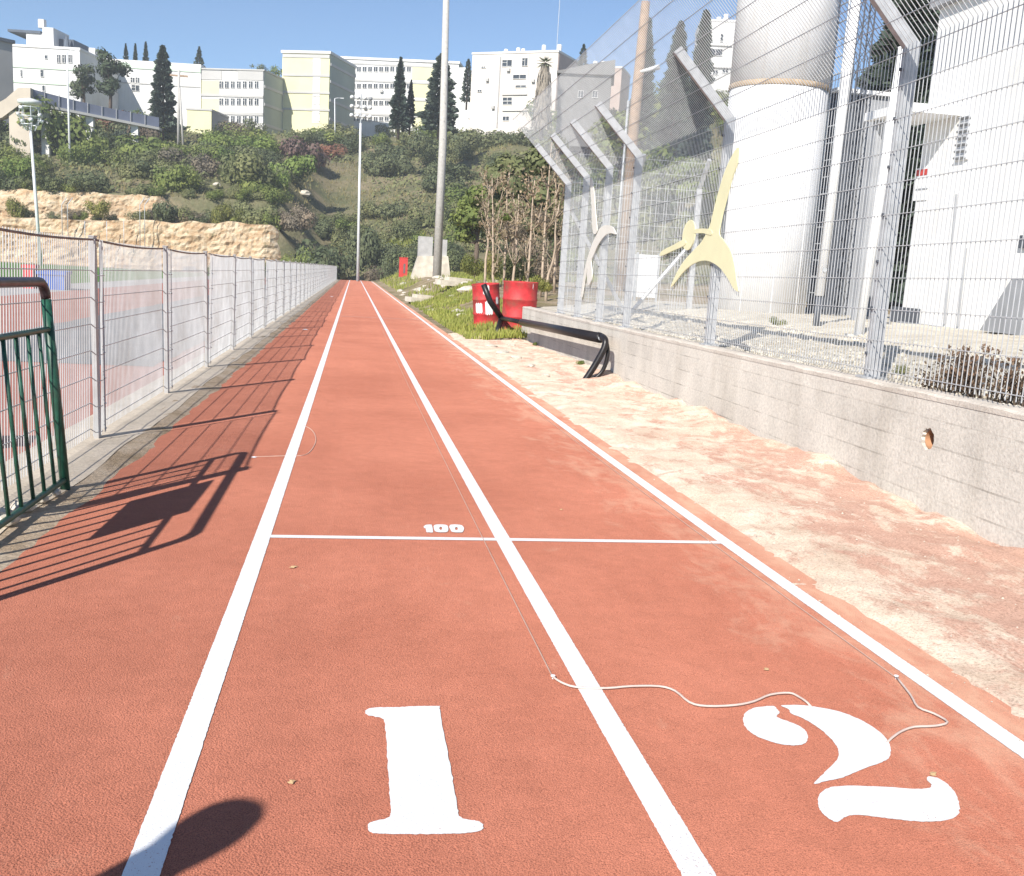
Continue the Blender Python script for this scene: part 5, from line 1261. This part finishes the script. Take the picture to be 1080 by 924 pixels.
# tall yellow block
B = Bld('yellow_block', 'tall pale yellow school block with a strip of paired windows', 298, 348, 57, 142, 205, 20, 14, 'b_yellow', side='b_green')
B.parapet(.5, 'b_white'); B.rect('top_band', 298.3, 57.5, 347.8, 61, 'b_band', .12)
for y in (78.5, 96.5, 114.5): B.rect('floor_band', 298.3, y, 347.9, y+2.2, 'b_band', .16, .24)
B.rect('window_strip', 330, 61.5, 337.6, 130, 'b_white', .07)
for y in (62, 80, 98, 116):
    for x in (330.8, 334.6):
        for dy, hh in ((.3, 3), (6, 5.5)): B.window(x, y+dy, x+2.4, y+dy+hh)
for z in (.3, .5, .7, .88): MB().box(.06, .3, B.H*z, .2, 13.8, B.H*z+.5).build('side_band', M['b_band'], B.t)
# long white block
B = Bld('long_block', 'long white block with rows of small windows and a yellow right end', 352, 484, 67.5, 140, 226, 14, 14, 'b_white', side='b_green')
B.parapet(.5, 'b_white'); B.rect('top_band', 358, 67.5, 457, 69.3, 'b_band', .12)
for y0, y1 in ((70.5, 84.5), (88, 103), (106, 120), (122, 135)): B.rect('yellow_panel', 434.5, y0, 457, y1, 'b_yellow', .05)
for y in (85, 103.3, 120.4): B.rect('floor_band', 358, y, 457.5, y+2, 'b_band', .16, .24)
for y0, y1 in ((70.5, 75.5), (88.5, 93), (106.5, 111), (123.5, 127.5)):
    for i in range(12):
        x = 365+i*5.85; B.window(x, y0, x+4, y1)
for i, (x, y) in enumerate(((372, 77), (401, 95), (384, 113))): B.rect('air_conditioner', x, y, x+3, y+2.6, 'b_band', .5, .5)
# small link building
B = Bld('link_house', 'narrow white house squeezed between long block and cream apartment house', 478, 499, 80, 150, 196, 30, 8, 'b_white'); B.window(493.5, 84.5, 497.5, 89); B.window(488, 103, 497, 104.5)
MB().box(-B.w*.9, .5, B.H, -B.w*.45, 3, B.H+1.6).build('roof_house', M['b_white'], B.t)
# cream apartment house
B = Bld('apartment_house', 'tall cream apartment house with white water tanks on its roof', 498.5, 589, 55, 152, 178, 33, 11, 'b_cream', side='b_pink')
B.parapet(.35, 'b_white', .12)
for q in ((530,63.5,540,70),(551,61.5,556.5,69.5),(541.5,79,555,83),(544,90.2,555,92),(530.5,103,540,106.3),(530.5,107.2,540,110),(530.5,123,537,127),(508,70.3,512,71.8),(504,95,508,97)): B.window(*q)
for q in ((513,83,516,86),(535,72.5,538.5,75.5),(519,112,522,115),(561,84,564.5,87),(567,104,570,107)): B.rect('air_conditioner', *q, 'b_band', .5, .5)
B.rect('drain_pipe', 525.6, 60, 526.8, 135, 'b_grey', .14); B.rect('wall_stripe', 556.5, 57, 557.3, 118, 'b_band', .05)
B.rect('ledge', 530, 99.5, 556, 100.4, 'b_band', .25, .3); B.rect('ledge', 530, 116.5, 556, 117.3, 'b_band', .25, .3)
for px, yb, yt, w in ((530.5,57.5,50.5,4.6),(543.5,56.5,49,4.4),(548.7,56.5,49.8,4),(570.5,55,46,4.4),(587,54.5,45.5,4.8)): B.tank(px, yb, yt, w)
u, v = B.uv(589, 50); MB().tube([(u-.8, 1.2, B.H), (u-.8, 1.2, B.H+9)], .05, 5).build('antenna', M['galv'], B.t)
# grey gabled house, its shade put into the colour, and pinkish house
B = Bld('grey_house', 'shaded grey house wall right of the cream apartment house', 590, 645, 80, 138, 152, 14, 8, 'b_shade')
MB().prism([(-B.w-.4, B.H), (.4, B.H), (.4, B.H+2.2), (-B.w*.4, B.H+1.5), (-B.w-.4, B.H+.3)], (1, 0, 0), (0, 0, 1), (0, -.5, 0), (0, 9, 0)).build('roof', M['b_shade'], B.t)
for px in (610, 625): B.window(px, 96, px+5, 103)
B = Bld('pink_house', 'small pinkish house with roof tanks behind the grey house', 618, 656, 72, 120, 168, 25, 8, 'b_pink'); B.parapet(.3, 'b_white', .1)
for px in (626, 634): B.tank(px, 72, 63, 5)
B.window(640, 80, 645, 85)
# white apartment house beside the tank
B = Bld('white_apartment', 'white apartment house with roof tanks left of the tank top', 739.5, 790, 24, 100, 150, 14, 10, 'b_white')
B.parapet(.3, 'b_white', .1); B.window(748, 52, 761.5, 58.5); B.window(760, 36, 762.5, 44); B.window(752, 74, 757, 79); B.window(762, 72, 768, 77)
B.rect('ledge', 739.8, 47.5, 772, 48.5, 'b_band', .25, .3); B.rect('ledge', 745, 71, 772, 72.2, 'b_grey', .3, .36)
for px, yb, yt, w in ((746,26,17,5),(758.5,25,16,5),(766,24,13,5)): B.tank(px, yb, yt, w)
# white buildings at the far left
B = Bld('white_hospital', 'large white flat-roofed building with mint bands at the far left', 12, 84, 53, 110, 190, 10, 18, 'b_white'); B.parapet(.4, 'b_white', .15)
for y in (70.5, 86.5): B.rect('mint_band', 12.5, y, 83.5, y+2.4, 'b_mint', .15, .24)
for q in ((43,74,46,81),(22,74,23.5,81),(45,90.5,47.5,96),(60.5,58,64,66.5),(66,58,70,66.5),(72.5,58,76,66),(47.5,58.5,50,62)): B.window(*q)
B.roofbox(-B.w*.84, -B.w*.58, 1.5, 8, 2.6, 'b_white'); B.roofbox(-B.w*.58, -B.w*.42, 1, 7, 3.6, 'b_white'); B.roofbox(-B.w*.42, -B.w*.2, 3, 9, 2.2, 'dkroof')
u, v = B.uv(39, 40); MB().box(u-.5, 1.5, B.H+3.6, u+.5, 2.5, B.H+5).build('chimney', M['b_white'], B.t)
MB().box(-B.w*1.1, 1.2, B.H+2.6, -B.w*.62, 8.2, B.H+3.0).build('roof', M['dkroof'], B.t)
u, v = B.uv(65, 50); MB().lathe([(.6, B.H), (.4, B.H+1.5), (.1, B.H+2.6)], 8, (u, 2, 0)).build('vent_stack', M['dkroof'], B.t)
B = Bld('mint_wing', 'white wing with pale mint roof band behind the pines', 84, 212, 68, 120, 204, 8, 14, 'b_white'); B.rect('roof_band', 125, 68.2, 211.8, 74, 'b_mint', .15, .24); B.rect('floor_band', 100, 88, 211, 89.2, 'b_band', .12)
for q in ((138,82,142,88),(143.5,82,147,88),(139,90,147,96),(100,80,104,86),(108,80,112,86),(88,62,93,68.5)): B.window(*q)
B.roofbox(-B.w, -B.w*.88, .5, 8, 1.8, 'b_white')
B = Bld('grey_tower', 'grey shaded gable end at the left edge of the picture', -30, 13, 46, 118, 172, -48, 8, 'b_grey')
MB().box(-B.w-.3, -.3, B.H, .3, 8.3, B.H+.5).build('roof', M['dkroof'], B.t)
# stair parapet and ramp railing
Yb = 150
st = thing('stair_parapet', 'beige concrete stair parapet at the left edge of the hilltop', 'parapet', tuple(at_y(20, 115, Yb)))
q = st.location; poly = [(-15,128),(-15,116),(6,104),(19,92.5),(32,92.5),(32,107.5),(21,110),(2,124)]
MB().prism([(at_y(x, y, Yb).x-q.x, at_y(x, y, Yb).z-q.z) for x, y in poly], (1, 0, 0), (0, 0, 1), (0, 0, 0), (0, 2.0, 0)).build('parapet', M['beige'], st)
MB().box(-1.4, .3, -8, 1.2, 1.7, -.3).build('pier', M['beige'], st)
rp_ = thing('ramp_bridge', 'sloping footbridge with blue-grey panel railing on the left hilltop', 'footbridge', tuple(at_y(32, 108, Yb+1)))
q = rp_.location; Q = lambda px, py, t: (lambda P: (P.x-q.x, P.y-q.y, P.z-q.z))(at_y(px, py, Yb+1+10*t))
def quad_box(pa, pb, pc, pd, th, nm, mat):
    n = Vector((0, th, 0)); g = MB(); V4 = [Vector(p) for p in (pa, pb, pc, pd)]; g.v = [tuple(v) for v in V4]+[tuple(v+n) for v in V4]; g.f = [(0,1,2,3),(7,6,5,4),(0,4,5,1),(1,5,6,2),(2,6,7,3),(3,7,4,0)]; g.build(nm, M[mat], rp_)
N = 9
for i in range(N):
    a, b = i/N+.002, (i+1)/N-.002; px = lambda t: lerp(32, 168, t); pt = lambda t: 93.5+30.5*t+2*sin(pi*t); pbm = lambda t: 107+27*t+1.5*sin(pi*t)
    quad_box(Q(px(a), pbm(a), a), Q(px(b), pbm(b), b), Q(px(b), pt(b), b), Q(px(a), pt(a), a), .12, 'railing_panel', 'bluefence')
    g = MB(); c = Q(px(a), (pbm(a)), a); d = Q(px(a), pt(a)-1, a); g.tube([(c[0], c[1]-.08, c[2]), (d[0], d[1]-.08, d[2])], .07, 5); g.build('railing_post', M['grey'], rp_)
quad_box(Q(32, 110, 0), Q(168, 137, 1), Q(168, 134.3, 1), Q(32, 107.2, 0), 2.2, 'deck', 'b_band')
for t in (.1, .45, .8):
    c = Q(lerp(32, 168, t), lerp(111, 137, t), t); MB().box(c[0]-.5, c[1]+.5, c[2]-9, c[0]+.5, c[1]+1.5, c[2]+.0).build('pier', M['b_white'], rp_)
# pale boulders on the slope
for px, py, r in ((322,207,.8),(140,178,.6),(230,198,.5)):
    P, y = hill_hit(px, py)
    o = link('boulder', SM[1]); o.scale = (r, r, r); o.location = (P.x, y-1.0, hill(P.x, y)+.2)
    tag(o, {322: 'white boulder on the dry grass slope', 140: 'pale boulder among the shrubs of the left hillside', 230: 'pale boulder among shrubs above the upper cliff'}[px], 'boulder')

# ------------------------------------------------------------------ bystander whose head shadow falls on the left lane line
def person(loc, rz):
    t = thing('person', 'person in dark clothes standing beside the left edge of the track', 'person', loc, rz)
    J = {'pel': (0,0,.92,.15), 'wai': (0,0,1.08,.13), 'che': (0,.01,1.28,.15), 'nek': (0,0,1.43,.058), 'hd0': (0,-.01,1.49,.085), 'hd1': (0,-.012,1.57,.105), 'hd2': (0,0,1.645,.07),
         'sl': (-.18,0,1.36,.062), 'el': (-.24,.02,1.10,.046), 'wl': (-.25,-.05,.86,.032), 'hl': (-.25,-.07,.77,.036), 'sr': (.18,0,1.36,.062), 'er': (.24,.02,1.10,.046), 'wr': (.25,-.05,.86,.032), 'hr': (.25,-.07,.77,.036),
         'tl': (-.10,0,.86,.095), 'kl': (-.11,-.01,.48,.062), 'al': (-.11,.02,.08,.043), 'fl': (-.12,-.14,.035,.035), 'tr': (.10,0,.86,.095), 'kr': (.11,-.01,.48,.062), 'ar': (.11,.02,.08,.043), 'fr': (.12,-.14,.035,.035)}
    ks = list(J); E = [('pel','wai'),('wai','che'),('che','nek'),('nek','hd0'),('hd0','hd1'),('hd1','hd2'),('che','sl'),('sl','el'),('el','wl'),('wl','hl'),('che','sr'),('sr','er'),('er','wr'),('wr','hr'),('pel','tl'),('tl','kl'),('kl','al'),('al','fl'),('pel','tr'),('tr','kr'),('kr','ar'),('ar','fr')]
    me = bpy.data.meshes.new('body'); me.from_pydata([J[k][:3] for k in ks], [(ks.index(a), ks.index(b)) for a, b in E], []); me.update(); me.materials.append(M['cloth'])
    o = link('body', me, t); m = o.modifiers.new('skin', 'SKIN'); m.use_smooth_shade = True
    for i, k in enumerate(ks): me.skin_vertices[0].data[i].radius = (J[k][3], J[k][3]); me.skin_vertices[0].data[i].use_root = (k == 'pel')
    o.modifiers.new('sub', 'SUBSURF').levels = 2; o.modifiers['sub'].render_levels = 2
    return t
person((-2.36, .24, zg(.2)), radians(57.7))

# ------------------------------------------------------------------ air
hz = MB().box(-272, -72, -12, 272, 302, 62).build('haze', None); hz['kind'] = 'stuff'
hm = bpy.data.materials.new('haze'); hm.use_nodes = True; hn = hm.node_tree; hn.nodes.remove(hn.nodes['Principled BSDF'])
hv = hn.nodes.new('ShaderNodeVolumePrincipled'); hv.inputs['Density'].default_value = HAZE; hv.inputs['Color'].default_value = (.86, .90, .96, 1); hv.inputs['Anisotropy'].default_value = 0
hn.links.new(hv.outputs[0], hn.nodes['Material Output'].inputs['Volume']); hz.data.materials.append(hm)

# ------------------------------------------------------------------ camera, light, view
cam = bpy.data.cameras.new('camera'); co_ = bpy.data.objects.new('camera', cam); COL.objects.link(co_)
cam.sensor_fit = 'HORIZONTAL'; cam.sensor_width = 36; cam.lens = FPX/1080*36; cam.clip_start = .05; cam.clip_end = 3000
mw = Matrix((( _R.x, _U.x, -_F.x, CAM.x), (_R.y, _U.y, -_F.y, CAM.y), (_R.z, _U.z, -_F.z, CAM.z), (0, 0, 0, 1)))
co_.matrix_world = mw; scene.camera = co_
SUN_EL = radians(35); SUN_AZ = radians(212.3)     # azimuth clockwise from +Y
sd = Vector((sin(SUN_AZ)*cos(SUN_EL), cos(SUN_AZ)*cos(SUN_EL), sin(SUN_EL)))
sl = bpy.data.lights.new('sun', 'SUN'); sl.energy = 4.8; sl.angle = radians(.5); sl.color = (1, .95, .87)
so = bpy.data.objects.new('sun', sl); COL.objects.link(so); so.rotation_euler = sd.to_track_quat('Z', 'Y').to_euler(); so.location = (0, 0, 40)
w = bpy.data.worlds.new('World'); scene.world = w; w.use_nodes = True
nt = w.node_tree; bg = nt.nodes['Background']; sky = nt.nodes.new('ShaderNodeTexSky'); sky.sky_type = 'NISHITA'; sky.sun_disc = False
sky.sun_elevation = SUN_EL; sky.sun_rotation = SUN_AZ; sky.air_density = 1.0; sky.dust_density = 0; sky.ozone_density = 4.0; sky.altitude = 1500
nt.links.new(sky.outputs[0], bg.inputs[0]); bg.inputs[1].default_value = .095
vs = scene.view_settings; vs.view_transform = 'Standard'; vs.look = 'None'; vs.exposure = .55; vs.gamma = 1; vs.use_curve_mapping = False
scene.render.engine = 'CYCLES'; scene.cycles.max_bounces = 6; scene.cycles.transparent_max_bounces = 8
